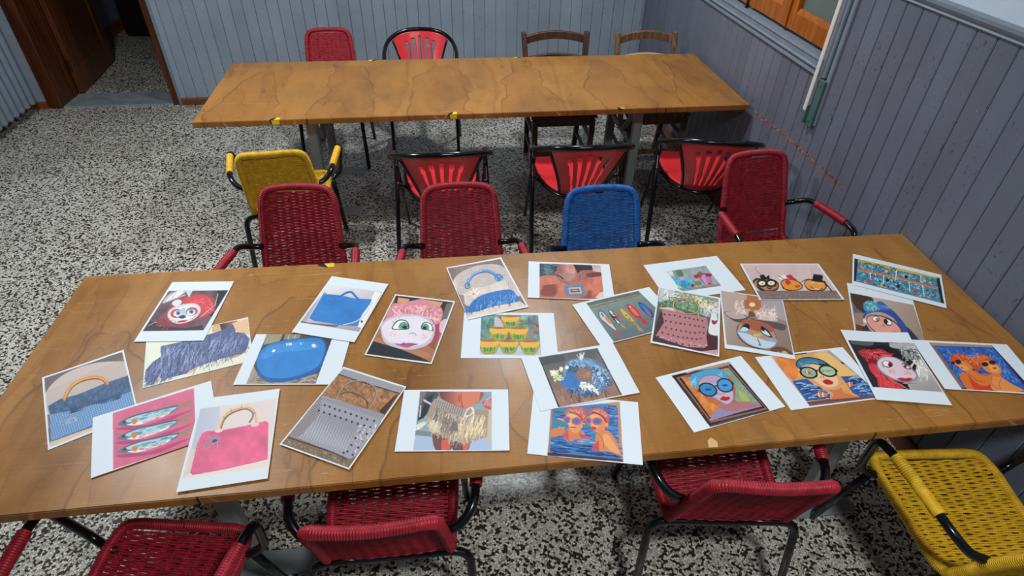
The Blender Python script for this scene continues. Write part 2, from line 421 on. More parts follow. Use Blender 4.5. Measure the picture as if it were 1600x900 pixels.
k = MB(); k.tube([(FX0-.006, 3.588, WZ0+.02), (FX0-.006, 3.588, WZ0+.06)], .006, 8); k.box(FX0-.012, FX0, 3.578, 3.598, WZ0+.01, WZ0+.03); k.obj('latch', BLACK, win)
MB().box(FX1+.002, XR+.16, WY0, WY1, WZ0+.012, WZ0+.028).obj('sash_gap_shade', DARK, win)  # near-black strip, its colour stands in for the shadow gap under the sashes
for i in range(22):
    MB().box(XR+.2, XR+.215, WY0, WY1, WZ0+.02+i*.06, WZ0+.076+i*.06).obj('shutter_slat', SHUT, win, bevel=.004)
st = empty('shutter_strap', (XR-.02, 2.64, .86)); tag(st, 'white shutter strap running down from window onto a green wall plate', 'strap')
def loc(o, st):  # parented mesh authored in world coordinates
    o.location = -Vector(st.location); return o
loc(MB().box(XR-.052, XR-.046, 2.630, 2.656, .925, 2.3).obj('strap', STRAP, st, bevel=.001), st)
loc(MB().box(XR-.036, XR-.0145, 2.575, 2.63, .86, 1.085).obj('wall_plate', PLATE, st, bevel=.003), st)
loc(MB().box(XR-.05, XR-.0145, 2.626, 2.64, .865, .95).obj('strap_guide', PLATE, st, bevel=.002), st)
for zz in (.885, 1.06):
    loc(MB().tube([(XR-.035, 2.602, zz), (XR-.0385, 2.602, zz)], .005, 10).obj('screw', STEEL, st), st)

# doorway: marble threshold, casing, deep jamb, open leaf
struct(MB().box(DX0+.04, DX1-.01, YB-.02, YB+.28, -.02, .012).obj('trim_7', MARBLE, bevel=.003))
d = MB().box(DX0-.035, DX0+.04, YB-.035, YB+.29, 0, DH).obj('door_1', DOORW, bevel=.006); struct(d)
MB().box(DX0-.07, DX0-.034, YB-.026, YB-.001, 0, DH+.04).obj('door_casing', DOORW, d, bevel=.004)
MB().box(DX0+.0401, DX0+.052, YB+.20, YB+.235, 0, DH).obj('door_stop', DOORW, d, bevel=.003)
MB().box(DX1-.018, DX1+.03, YB-.026, YB+.29, 0, DH).obj('door_frame', DOORW, d, bevel=.004)
MB().box(DX1+.03, DX1+.055, YB-.02, YB, 0, DH+.04).obj('door_edge', GREYB, d, bevel=.003)
MB().box(DX0+.04, DX1-.018, YB-.026, YB+.29, DH-.04, DH).obj('door_head', DOORW, d, bevel=.004)
leaf = empty('door_leaf', (DX0+.062, YB+.292, .012)); leaf.parent = d
def leafbox(name, x0, x1, z0, z1, t, mt, bev=.004, off=0):
    return MB().box(-t/2, t/2, x0, x1, z0, z1).obj(name, mt, leaf, bevel=bev)
leaf.rotation_euler = (0, 0, math.radians(5))
leafbox('stile', .0, .11, 0, 2.05, .045, DOORD); leafbox('stile', .79, .90, 0, 2.05, .045, DOORD)
leafbox('rail', .11, .79, 0, .20, .043, DOORD); leafbox('rail', .11, .79, .78, .92, .043, DOORD); leafbox('rail', .11, .79, 1.93, 2.05, .043, DOORD)
leafbox('door_panel', .10, .80, .19, .79, .018, DOORD, .002); leafbox('door_panel', .10, .80, .91, 1.94, .018, DOORD, .002)
hg = MB(); hg.tube([(-.0, -.012, .2), (0, -.012, .29)], .009, 8).obj('hinge', BLACK, leaf)
# the dark room beyond
b = MB().box(-3.62, -3.52, YB+.27, 8.6, 0, CEIL).obj('wall_beyond_left', GREYB); struct(b)
b = MB().box(-3.62, XR+.3, 8.3, 8.5, 0, CEIL).obj('wall_beyond_back', GREYB); struct(b)
b = MB().box(-1.0, -.9, YB+.27, 8.3, 0, CEIL).obj('wall_beyond_right', GREYB); struct(b)
struct(rail_prof((-3.52, YB+.3, 0), (-3.52, 8.3, 0), [(0, 0), (.015, 0), (.015, .12), (0, .125)], (1, 0), BASEB, 'baseboard_beyond'))
cb = empty('dark_cabinet', (-2.75, 7.6, 0)); tag(cb, 'almost black cabinet standing in the dark room through the doorway', 'cabinet')
MB().box(-.6, .62, -.25, .25, .03, 1.9).obj('body', DARK, cb, bevel=.008)
for i in range(3):
    dr = MB().box(-.56, .58, -.27, -.251, .1+i*.3, .37+i*.3).obj('drawer', DARK, cb, bevel=.006)
    MB().tube([(-.05, -.285, .235+i*.3), (.07, -.285, .235+i*.3)], .008, 8).obj('handle', STEEL if i == 2 else BLACK, dr)

# radiator on the left wall: a row of vertical columns
ra = empty('column_radiator', (-3.33, 5.2, .07)); tag(ra, 'grey painted ribbed column radiator on the left wall by the doorway', 'radiator')
cm = MB()
pr = []
for i in range(12):
    a = 2*PI*i/12; pr.append((math.copysign(abs(math.cos(a))**.7, math.cos(a))*.055, math.copysign(abs(math.sin(a))**.7, math.sin(a))*.033))
rings = [(0, .4), (.006, .75), (.02, 1), (.90, 1), (.915, .75), (.92, .4)]
for zz, s_ in rings: cm.v += [(a*(.6+.4*s_), b_*s_, zz) for a, b_ in pr]
for i in range(5):
    for j in range(12): cm.f.append((i*12+j, i*12+(j+1) % 12, (i+1)*12+(j+1) % 12, (i+1)*12+j))
cm.f += [tuple(range(11, -1, -1)), tuple(60+j for j in range(12))]
cme = cm.mesh('column', True); cme.materials.append(m_plain('radiator_paint', '8791a0', .35, .5, .05))
for i in range(15):
    o = bpy.data.objects.new('column', cme); COL.objects.link(o); o.parent = ra; o.location = (0, .02-i*.085, .01)
h_ = MB(); h_.tube([(0, .05, .05), (0, -1.21, .05)], .02, 8); h_.tube([(0, .05, .87), (0, -1.21, .87)], .02, 8)
h_.box(-.10, 0, -.1, -.07, .3, .33); h_.box(-.10, 0, -1.1, -1.07, .3, .33); h_.obj('header_pipe', GREYB, ra, smooth=True)
# ceiling lamps
for i, (x, y, e) in enumerate(LAMPS):
    o = MB().tube([(0, 0, 0), (0, 0, .015), (0, 0, .05)], [.17, .19, .15], 24).obj('ceiling_lamp', WHITE); o.location = (x, y, 2.9995)
    tag(o, ('round white ceiling lamp over the bare back table', 'round white ceiling lamp nearest the viewer, before the front table', 'round white ceiling lamp over the open floor on the doorway side')[i], 'lamp', 'round lamps on the ceiling')

# ------------------------------------------------------------------ tables
def trestle(par, x, yn, yf, side):
    """grey steel trestle: two uprights on flat foot plates, top bearer, braces (coordinates local to the table)"""
    t = MB()
    t.box(x-.03, x+.03, yn-.10, yf+.06, .68, .719)
    t.obj('bearer', TRES, par, bevel=.003)
    for y in (yn, yf):
        MB().box(x-.027, x+.027, y-.022, y+.022, .012, .69).obj('trestle_leg', TRES, par, bevel=.004)
        MB().box(x-.05 if side > 0 else x-.2, x+.2 if side > 0 else x+.05, y-.045, y+.045, 0, .014).obj('foot_plate', TRES, par, bevel=.003)
    b = MB(); b.bar((x, yf-.02, .66), (x, (yn+yf)/2+.02, .38), .035, .012); b.bar((x, yn+.02, .66), (x, (yn+yf)/2-.02, .38), .035, .012)
    b.obj('brace', TRES, par)
    MB().box(x-.012, x+.012, yn, yf, .36, .395).obj('stretcher', TRES, par, bevel=.003)
def table(name, c, tr, label, notch, off, ay):
    """c: corners (x, y) back-left, back-right, front-right, front-left"""
    cx = sum(p[0] for p in c)/4; cy = sum(p[1] for p in c)/4
    r = empty(name, (cx, cy, 0)); tag(r, label, 'table', 'long plywood trestle tables')
    vs = [(p[0]-cx, p[1]-cy, z) for z in (.72, .75) for p in c]
    me = bpy.data.meshes.new('tabletop'); me.from_pydata(vs, [], [(0, 1, 2, 3), (7, 6, 5, 4), (4, 5, 1, 0), (5, 6, 2, 1), (6, 7, 3, 2), (7, 4, 0, 3)]); me.update()
    bm = bmesh.new(); bm.from_mesh(me); bmesh.ops.bevel(bm, geom=bm.edges[:], offset=.0025, segments=2, affect='EDGES'); bmesh.ops.recalc_face_normals(bm, faces=bm.faces); bm.to_mesh(me); bm.free()
    mo('tabletop', me, m_table(off, ay), r)
    for x, yn, yf in tr: trestle(r, x-cx, yn-cy, yf-cy, 1)
    for x, y in notch:
        MB().box(x-cx-.002, x-cx+.002, y-cy-.0012, y-cy+.004, .7195, .7485).obj('edge_slit', GAP, r)
    return r
tb = table('trestle_table', [(-1.285, 4.078), (1.80, 4.075), (1.793, 3.146), (-1.272, 3.137)], [(-.735, 3.42, 3.98), (1.235, 3.42, 3.98)],
  'long bare plywood trestle table at the back, nothing lying on it', [(-.69, 3.1385), (1.29, 3.1445)], (0, 0, 0), 3.78)
tf = table('trestle_table', [(-1.258, 1.822), (1.828, 1.804), (1.80, .887), (-1.258, .885)], [(-.71, 1.10, 1.66), (1.275, 1.10, 1.66)],
  'long plywood trestle table in front, covered with printed sheets', [(-.63, .8853), (1.13, .8865)], (5.3, 2.2, 0), 3.66)
# bits of black and yellow tape folded over the table edges
def tape(x, y, ny, wd, lab, flip=False, drop=.022, top=.03, YEL=YEL, TBL=TBL):
    t = empty('tape_piece', (x, y, .75)); tag(t, lab, 'tape', 'bits of tape on the table edges')
    e = -ny*.0012
    # the strip is printed with a slanting black corner: two polygons per flap
    k = 1 if not flip else -1
    def poly(name, ps, m_):
        vs = [(a*wd/2*k, b, c) for a, b, c in ps]
        n = len(vs); vs2 = [(a, b-ny*.0005 if abs(c) > .002 else b, c+.0005) for a, b, c in vs]
        m = MB(); m.add(vs+vs2, [tuple(range(n)), tuple(range(2*n-1, n-1, -1))]+[(i, (i+1) % n, n+(i+1) % n, n+i) for i in range(n)])
        m.obj(name, m_, t)
    o = .0006
    poly('yellow_stripe', [(-.2, -ny*o, o), (.95, -ny*o, o), (1, ny*top, o), (.3, ny*top*1.05, o)], YEL)
    poly('black_stripe', [(-1, -ny*o, o), (-.2, -ny*o, o), (.3, ny*top*1.05, o), (-.75, ny*top*.6, o)], TBL)
    if drop:
        poly('yellow_stripe', [(-.7, -ny*o-ny*.0008, -.001), (.95, -ny*o-ny*.0008, -.001), (.9, -ny*.0016, -drop), (-.5, -ny*.0016, -drop)], YEL)
        poly('black_stripe', [(-1, -ny*o-ny*.0008, -.001), (-.7, -ny*o-ny*.0008, -.001), (-.5, -ny*.0016, -drop), (-.9, -ny*.0016, -drop*.5)], TBL)
# ny=+1: flap lies towards +y (table's near edge); ny=-1: far edge
tape(-.855, 3.1380, 1, .052, 'black and yellow tape on the back table\'s near edge, leftmost', drop=.024)
tape(.083, 3.1415, 1, .050, 'yellow tape with black corner on the back table\'s near edge, middle', drop=.024)
tape(1.03, 3.1445, 1, .040, 'mostly black tape on the back table\'s near edge, rightmost', True, drop=.006, top=.02, YEL=TBL, TBL=YEL)
tape(-.40, 4.0775, -1, .050, 'small yellow tape on the back table\'s far edge by the red woven chair', True, drop=.02, top=.018)
tape(.56, 4.0760, -1, .045, 'small yellow tape on the back table\'s far edge by the dark wooden chair', True, drop=.02, top=.012)
tape(-.435, 1.8150, -1, .062, 'black and yellow tape on the front table\'s far edge by a red chair', drop=.02, top=.022)
# raw chip broken out of the front table's near edge
ch = MB(); ch.add([(.62, .890, .7503), (.645, .888, .7503), (.65, .905, .7503), (.638, .921, .7503), (.625, .912, .7503)], [(0, 1, 2, 3, 4)])
ch.v = [(x+.036-tf.location.x, y-tf.location.y, z) for x, y, z in ch.v]
ch.obj('bare_chip', mat('bare_ply', 'd2ab74', .8), tf)

# ------------------------------------------------------------------ woven cord chairs
def chair_half(z):  # half width of the back frame at path parameter: seat front .19 -> seat rear .172 -> top .14
    return z
SIDE = [(.192, .19, .425), (.182, 0, .418), (.172, -.13, .412), (.170, -.185, .43), (.168, -.205, .475), (.161, -.245, .60), (.154, -.29, .72), (.148, -.318, .800)]
def frame_loop():
    R = [Vector(p) for p in SIDE]
    right = smoothpath(R, .01)
    right = [p for p in right]
    # rounded corners at seat front and at the top of the back
    pts = [Vector((0, .205, .424))]+[Vector((.15, .205, .424))]
    body = right[4:-5]
    top = [Vector((.100, -.328, .806)), Vector((0, -.335, .808))]
    r = [Vector((0, .205, .424)), Vector((.08, .205, .424)), Vector((.145, .204, .424)), Vector((.178, .190, .424))]+body[2:-3:4]+[Vector((.1515, -.297, .745)), Vector((.1455, -.309, .775)), Vector((.128, -.321, .796)), Vector((.100, -.329, .805)), Vector((.05, -.335, .808)), Vector((0, -.337, .808))]
    l = [Vector((-p.x, p.y, p.z)) for p in reversed(r[1:-1])]
    return r+l
def wrapped(path, r0, amp, name, closed, n=9):
    """tube bound with cord: a fine ripple of rings"""
    pts = resample(smoothpath(path, .01, closed), .00165, closed)
    rr = [r0+amp*(1, .25, -1, .25)[i % 4] for i in range(len(pts))]
    return MB().tube(pts, rr, n, closed).mesh(name, True)
def side_curve():
    return smoothpath([Vector(p) for p in SIDE], .002)
SC_ = side_curve()
NB = next(i for i, p in enumerate(SC_) if p.z > .455 and p.y < -.15)
def weave(i0, i1, pitch, nw, name, gap=False, r=.0029, amp=.0033):
    """horizontal cords going over and under doubled lengthwise cords, between the two side tubes"""
    m = MB(); pts = SC_[i0:i1]; row = 0; step = max(1, int(round(pitch/.002)))
    tot = (len(pts)-1)*.002; nrow = int(tot/pitch)
    def at(s):
        f = min(max(s/.002, 0), len(pts)-1.001); i = int(f); return pts[i].lerp(pts[i+1], f-i), (pts[min(i+2, len(pts)-1)]-pts[max(i-2, 0)]).normalized()
    X = Vector((1, 0, 0))
    for k in range(nrow):
        s = (k+.5)*pitch
        p, t = at(s); nrm = X.cross(t).normalized()
        hw = p.x-.004
        sag = -.010*(1 if gap else 1)
        jit = random.uniform(-.0006, .0006)
        q = []; ns = nw*2+2
        for j in range(ns+1):
            u = -1+2*j/ns; ph = 0 if (j % 2 == 0) else (1 if ((j//2+k) % 2) else -1)
            off = ph*amp
            bow = sag*(1-u*u)
            q.append(Vector((u*hw, p.y, p.z))+nrm*(off-bow*.6)+t*(jit+.0012*math.sin(j*1.7+k)))
        m.tube(q, r, 4, cap=False)
    for c in range(nw):
        u0 = -1+2*(2*c+2)/(nw*2+2) if True else 0
        for du in (-.0034, .0034):
            q = []
            n2 = nrow*2
            for j in range(n2+1):
                s = j*pitch/2; p, t = at(s); nrm = X.cross(t).normalized(); hw = p.x-.004
                q.append(Vector((u0*hw+du, p.y, p.z))+nrm*(.0010*(1 if j % 4 < 2 else -1)+.010*.6*(1-u0*u0)))
            m.tube(q, .0024, 4, cap=False)
    return m.mesh(name, True)
def tubes(paths, r, name, n=8):
    m = MB()
    for p in paths: m.tube(p, r, n)
    return m.mesh(name, True)
def mir(p): return [Vector((-q[0], q[1], q[2])) for q in p]
random.seed(3)
WM = {}
WM['frame_wrap'] = wrapped(frame_loop(), .0150, .0017, 'frame_wrap', True)
WM['seat'] = weave(3, NB, .0071, 9, 'seat', r=.0038)
WM['backrest'] = weave(NB, len(SC_)-1, .0064, 9, 'backrest', r=.0038, amp=.0021)
ARM_B = fillet([(.160, -.228, .582), (.205, -.215, .592), (.240, -.175, .622), (.252, -.08, .63), (.272, .06, .632), (.278, .125, .618), (.250, .155, .43), (.165, .120, .412)], [.03, .04, .04, .05, .05, .05, .045, 0], 5)
ARM_W = [(.2465, -.125, .627), (.258, -.04, .631), (.270, .055, .632)]
REAR = fillet([(.235, -.265, .0), (.222, -.186, .405), (-.222, -.186, .405), (-.235, -.265, .0)], [0, .06, .06, 0], 6)
FLEG = [(.205, .150, .405), (.222, .235, 0)]
FBAR = [(.205, .150, .405), (-.205, .150, .405)]
WM['armrest_tube'] = tubes([ARM_B], 0.0130, 'armrest_tube')
WM['armrest_tube_l'] = tubes([mir(ARM_B)], 0.0130, 'armrest_tube')
WM['armrest'] = wrapped(ARM_W, .0170, .0013, 'armrest', False, 9)
WM['armrest_l'] = wrapped(mir(ARM_W), .0170, .0013, 'armrest', False, 9)
WM['leg'] = tubes([FLEG], 0.0130, 'leg'); WM['leg_l'] = tubes([mir(FLEG)], 0.0130, 'leg')
def half(p, s): return [q for q in p if q[0]*s >= 0]
WM['rleg'] = tubes([fillet([(.0, -.186, .405), (.222, -.186, .405), (.235, -.265, 0)], [0, .06, 0], 6)], 0.0130, 'leg')
WM['rleg_l'] = tubes([mir(fillet([(.0, -.186, .405), (.222, -.186, .405), (.235, -.265, 0)], [0, .06, 0], 6))], 0.0130, 'leg')
cb_ = MB(); cb_.tube(FBAR, .0095, 8); cb_.tube([(.15, .15, .405), (.16, -.185, .385)], .008, 6); cb_.tube([(-.15, .15, .405), (-.16, -.185, .385)], .008, 6)
WM['crossbar'] = cb_.mesh('crossbar', True)
for k, me in WM.items(): me.materials.append(BLACK)
CORDP = {'frame_wrap', 'seat', 'backrest', 'armrest', 'armrest_l'}
def woven(col, x, y, rot, label, group=None):
    r = empty('woven_chair', (x, y, 0), math.radians(rot)); tag(r, label, 'chair', 'woven cord chairs around the tables')
    for k, me in WM.items():
        nm = {'rleg': 'leg', 'rleg_l': 'leg', 'leg_l': 'leg', 'armrest_l': 'armrest', 'armrest_tube_l': 'armrest_tube'}.get(k, k)
        o = bpy.data.objects.new(nm, me); COL.objects.link(o); o.parent = r
        o.material_slots[0].link = 'OBJECT'; o.material_slots[0].material = CORD[col] if k in CORDP else BLACK
    return r
woven('red', -.735, 4.245, 180, 'red woven cord chair behind the back table, nearest the doorway')
woven('yellow', -.800, 2.946, 5, 'yellow woven cord armchair between the tables, back to the viewer')
woven('red', -.622, 1.96, 176, 'red woven cord armchair behind the front table, in front of the yellow chair')
woven('red', .070, 1.912, 180, 'red woven cord armchair behind the front table, next to the blue chair')
woven('blue', .672, 1.835, 180, 'blue woven cord armchair behind the front table')
woven('red', 1.517, 2.10, 186, 'red woven cord armchair behind the front table, nearest the right wall')
woven('red', -.823, .813, -10, 'red woven cord armchair at the near side of the front table, leftmost')
woven('red', -.203, 1.055, -1, 'red woven cord armchair at the near side of the front table, second from left')
woven('red', .798, 1.052, -7, 'red woven cord armchair at the near side of the front table, beside the yellow one')
woven('yellow', 1.503, .806, -5, 'yellow woven cord armchair at the near side of the front table by the wall')

# ------------------------------------------------------------------ tubular chairs with slotted red plastic shells
BMh = {}
HOOP = [(0, -.415, .812), (.09, -.405, .807), (.17, -.365, .790), (.225, -.30, .758), (.248, -.215, .720), (.249, -.12, .680), (.241, -.05, .655)]
hoop_r = smoothpath(HOOP, .012)
hoop = [Vector((-p.x, p.y, p.z)) for p in reversed(hoop_r[1:])]+hoop_r
def endbend(s):
    e = fillet([(s*.241, -.05, .655), (s*.234, -.005, .638), (s*.236, -.06, .54), (s*.262, -.385, 0)], [.0, .035, .12, 0], 6)
    return e
BMh['top_rail'] = tubes([hoop], .0138, 'top_rail', 10)
BMh['leg'] = tubes([endbend(1)], .0125, 'leg', 10); BMh['leg2'] = tubes([endbend(-1)], .0125, 'leg', 10)
BMh['leg3'] = tubes([[(.232, -.075, .60), (.222, .31, 0)]], .0105, 'leg', 8); BMh['leg4'] = tubes([[(-.232, -.075, .60), (-.222, .31, 0)]], .0105, 'leg', 8)
# D-shaped seat: straight front edge, round rear
sp = []
for i in range(25):
    a = PI+PI*i/24
    sp.append((.205*math.copysign(abs(math.cos(a))**.8, math.cos(a)), .235-.47*abs(math.sin(a))**.75*1.0 if i not in (0, 24) else .235))
front = [(.205, .235), (-.205, .235)]
ring = [Vector((x, y, .437)) for x, y in sp]
BMh['seat_ring'] = tubes([smoothpath(ring, .015), [(.198, -.02, .437), (.236, -.10, .5)], [(-.198, -.02, .437), (-.236, -.10, .5)], [(-.2, .225, .43), (.2, .225, .43)]], .0105, 'seat_ring', 8)
sm = MB(); N = len(sp); layers = [(.94, .447), (.97, .452), (.93, .4565), (.80, .452), (.5, .447)]
for f, z in layers: sm.v += [(x*f, .01+(y-.01)*f, z) for x, y in sp]
for li in range(len(layers)-1):
    for i in range(N): sm.f.append((li*N+i, li*N+(i+1) % N, (li+1)*N+(i+1) % N, (li+1)*N+i))
sm.f.append(tuple((len(layers)-1)*N+i for i in range(N)))
n0 = len(sm.v); sm.v += [(x*.94, .01+(y-.01)*.94, .440) for x, y in sp]; sm.f.append(tuple(n0+i for i in reversed(range(N))))
for i in range(N): sm.f.append((n0+i, n0+(i+1) % N, (i+1) % N, i))
BMh['seat'] = sm.mesh('seat', True)
# curved back shell with five slots that fan out; built on a (u, v) grid, thick
def shell():
    NU, NV = 66, 34
    def top(x):
        for i in range(len(hoop_r)-1):
            if hoop_r[i+1].x >= abs(x):
                f = (abs(x)-hoop_r[i].x)/(hoop_r[i+1].x-hoop_r[i].x); return hoop_r[i].lerp(hoop_r[i+1], f)
        return hoop_r[-1]
    def pos(u, v):
        xt = u*.192; xb = u*.100; f = v**1.35
        t = top(xt)
        B = Vector((xb, -.222+2.2*xb*xb, .452)); T = Vector((xt, t.y+.004, t.z-.008))
        return Vector((xb+(xt-xb)*f, B.y+(T.y-B.y)*(v**.9)-.012*math.sin(PI*v), B.z+(T.z-B.z)*v))
    def slot(u, v):
        for k in range(-2, 3):
            c = k*.245+k*.05*v; wv = (.035+.042*v)
            topv = .87-.025*abs(k)
            if .12 < v < topv and abs(u-c) < wv: return True
        return False
    m = MB(); th = .0022; idx = {}
    def vid(i, j, s):
        if (i, j, s) not in idx:
            u = -1+2*i/NU; v = j/NV; p = pos(u, v)
            n = (pos(min(u+.02, 1), v)-pos(max(u-.02, -1), v)).cross(pos(u, min(v+.02, 1))-pos(u, max(v-.02, 0))).normalized()
            idx[(i, j, s)] = len(m.v); m.v.append(tuple(p+n*th*s))
        return idx[(i, j, s)]
    solid = {(i, j): not slot(-1+2*(i+.5)/NU, (j+.5)/NV) for i in range(NU) for j in range(NV)}
    for (i, j), ok in solid.items():
        if not ok: continue
        m.f.append((vid(i, j, 1), vid(i+1, j, 1), vid(i+1, j+1, 1), vid(i, j+1, 1)))
        m.f.append((vid(i, j, -1), vid(i, j+1, -1), vid(i+1, j+1, -1), vid(i+1, j, -1)))
        for di, dj, a, b_ in ((-1, 0, (0, 0), (0, 1)), (1, 0, (1, 1), (1, 0)), (0, -1, (1, 0), (0, 0)), (0, 1, (0, 1), (1, 1))):
            if not solid.get((i+di, j+dj), False):
                m.f.append((vid(i+a[0], j+a[1], 1), vid(i+b_[0], j+b_[1], 1), vid(i+b_[0], j+b_[1], -1), vid(i+a[0], j+a[1], -1)))
    me = m.mesh('backrest', True)
    edges = [[pos(s, v/20)+Vector((s*.006, 0, 0)) for v in range(0, 20)] for s in (-1, 1)]
    return me, edges
bme, bed = shell()
BMh['backrest'] = bme
BMh['back_rod'] = tubes([bed[0]], .008, 'back_rod', 8); BMh['back_rod2'] = tubes([bed[1]], .008, 'back_rod', 8)
for k, me in BMh.items(): me.materials.append(PLAS if k in ('seat', 'backrest') else BLACK)
def bucket(x, y, rot, label):
    r = empty('slotted_chair', (x, y, 0), math.radians(rot)); tag(r, label, 'chair', 'black tube chairs with slotted red backs')
    for k, me in BMh.items():
        o = bpy.data.objects.new(k.rstrip('234'), me); COL.objects.link(o); o.parent = r
bucket(-.09, 4.135, 180, 'black tube chair with slotted red back, behind the back table')
bucket(.005, 2.945, 0, 'black tube chair with slotted red back, beside the yellow chair')
bucket(.735, 2.96, -2, 'black tube chair with slotted red back, middle one of three, behind the blue chair')
bucket(1.455, 2.95, -12, 'black tube chair with slotted red back, between the tables, nearest the right wall')

# ------------------------------------------------------------------ wooden chairs
def wooden(x, y, rot, wm, wm_top, label, h=.86, hw=.205, htop=.222):
    r = empty('wooden_chair', (x, y, 0), math.radians(rot)); tag(r, label, 'chair', 'wooden chairs behind the back table')
    def pathbar(pts, wx, wy, name, m_=wm):
        m = MB()
        # square section swept along pts
        vs = []
        for p in pts:
            for i, j in ((-1, -1), (1, -1), (1, 1), (-1, 1)): vs.append((p[0]+i*wx/2, p[1]+j*wy/2, p[2]))
        fs = [(3, 2, 1, 0), tuple(4*(len(pts)-1)+k for k in range(4))]
        for a in range(len(pts)-1):
            for k in range(4): fs.append((4*a+k, 4*a+(k+1) % 4, 4*a+4+(k+1) % 4, 4*a+4+k))
        m.add(vs, fs); return m.obj(name, m_, r, bevel=.004)
    for s in (-1, 1):
        pathbar([(s*.185, -.235, 0), (s*.19, -.20, .25), (s*.195, -.195, .45), (s*.205, -.225, .65), (s*htop, -.285, h)], .034, .036, 'rear_leg')
        pathbar([(s*.19, .19, 0), (s*.198, .195, .43)], .036, .036, 'front_leg')
        MB().bar((s*.192, .18, .30), (s*.192, -.2, .30), .03, .018).obj('side_stretcher', wm, r, bevel=.003)
        MB().bar((s*.192, .18, .14), (s*.19, -.215, .16), .026, .016).obj('side_stretcher', wm, r, bevel=.003)
    st = MB(); N = 12
    def curvedrail(z0, hgt, arch, yb, hw_, name, m_):
        m = MB(); vs = []
        for i in range(N+1):
            u = -1+2*i/N; x_ = u*hw_; yy = yb-.022*(1-u*u); zz = z0+arch*(1-u*u)
            for dy, dz in ((-.009, 0), (.009, 0), (.009, hgt), (-.009, hgt)): vs.append((x_, yy+dy, zz+dz+(-.25*dy)))
        fs = [(0, 1, 2, 3), tuple(4*N+k for k in (3, 2, 1, 0))]
        for a in range(N):
            for k in range(4): fs.append((4*a+k, 4*a+4+k, 4*a+4+(k+1) % 4, 4*a+(k+1) % 4))
        m.add(vs, fs); o = m.obj(name, m_, r, bevel=.003); return o
    curvedrail(h-.075, .052, .028, -.272, htop-.012, 'top_rail', wm)
    curvedrail(h-.200, .045, .018, -.240, htop-.022, 'back_slat', wm_top)
    se = MB(); se.add([(-.20, -.19, .44), (.20, -.19, .44), (.225, .215, .44), (-.225, .215, .44), (-.20, -.19, .462), (.20, -.19, .462), (.225, .215, .462), (-.225, .215, .462)], [(3, 2, 1, 0), (4, 5, 6, 7), (0, 1, 5, 4), (1, 2, 6, 5), (2, 3, 7, 6), (3, 0, 4, 7)])
    se.obj('seat', wm, r, bevel=.006)
    MB().box(-.19, .19, .182, .20, .385, .44).obj('apron', wm, r, bevel=.002); MB().box(-.18, .18, -.205, -.19, .385, .44).obj('apron', wm, r, bevel=.002)
    MB().box(-.185, .185, .182, .198, .165, .20).obj('front_stretcher', wm, r, bevel=.003)
    MB().box(-.18, .18, -.222, -.208, .22, .25).obj('rear_stretcher', wm, r, bevel=.003)
wooden(.845, 3.96, 180, WD1, WD1, 'dark brown wooden ladder-back chair behind the back table', .862)
wooden(1.49, 3.94, 180, WD2, mat('pale_bare_wood', 'b79a78', .6), 'worn lighter wooden chair behind the back table, by the right wall corner', .858, htop=.205)

# ------------------------------------------------------------------ printed sheets
# Each sheet is a real A4 leaf; its flat print is drawn here with small vector commands and stored as colours on the leaf.
RG = np.random.RandomState(5)
NOISE = RG.rand(64, 64)
def vnoise(x, y, s):
    x = x/s; y = y/s; i = np.floor(x).astype(int); j = np.floor(y).astype(int); fx = x-i; fy = y-j
    fx = fx*fx*(3-2*fx); fy = fy*fy*(3-2*fy); g = lambda a, b: NOISE[a % 64, b % 64]
    return (g(i, j)*(1-fx)+g(i+1, j)*fx)*(1-fy)+(g(i, j+1)*(1-fx)+g(i+1, j+1)*fx)*fy
def hx(c): return np.array([int(c[i:i+2], 16)/255 for i in (0, 2, 4)])
def pin(x, y, P):
    ins = np.zeros(x.shape, bool); n = len(P)
    for i in range(n):
        x0, y0 = P[i]; x1, y1 = P[(i+1) % n]
        if y0 == y1: continue
        c = ((y0 > y) != (y1 > y)); ins ^= c & (x < (x1-x0)*(y-y0)/(y1-y0)+x0)
    return ins
def crs(P, closed=True, k=5):
    out = []; n = len(P)
    for i in range(n if closed else n-1):
        if closed: a, b, c, d = P[i-1], P[i], P[(i+1) % n], P[(i+2) % n]
        else: a, b, c, d = P[max(i-1, 0)], P[i], P[i+1], P[min(i+2, n-1)]
        for j in range(k):
            t = j/k; t2 = t*t; t3 = t2*t
            out.append(tuple(.5*(2*b[q]+(c[q]-a[q])*t+(2*a[q]-5*b[q]+4*c[q]-d[q])*t2+(3*b[q]-a[q]-3*c[q]+d[q])*t3) for q in (0, 1)))
    if not closed: out.append(P[-1])
    return out
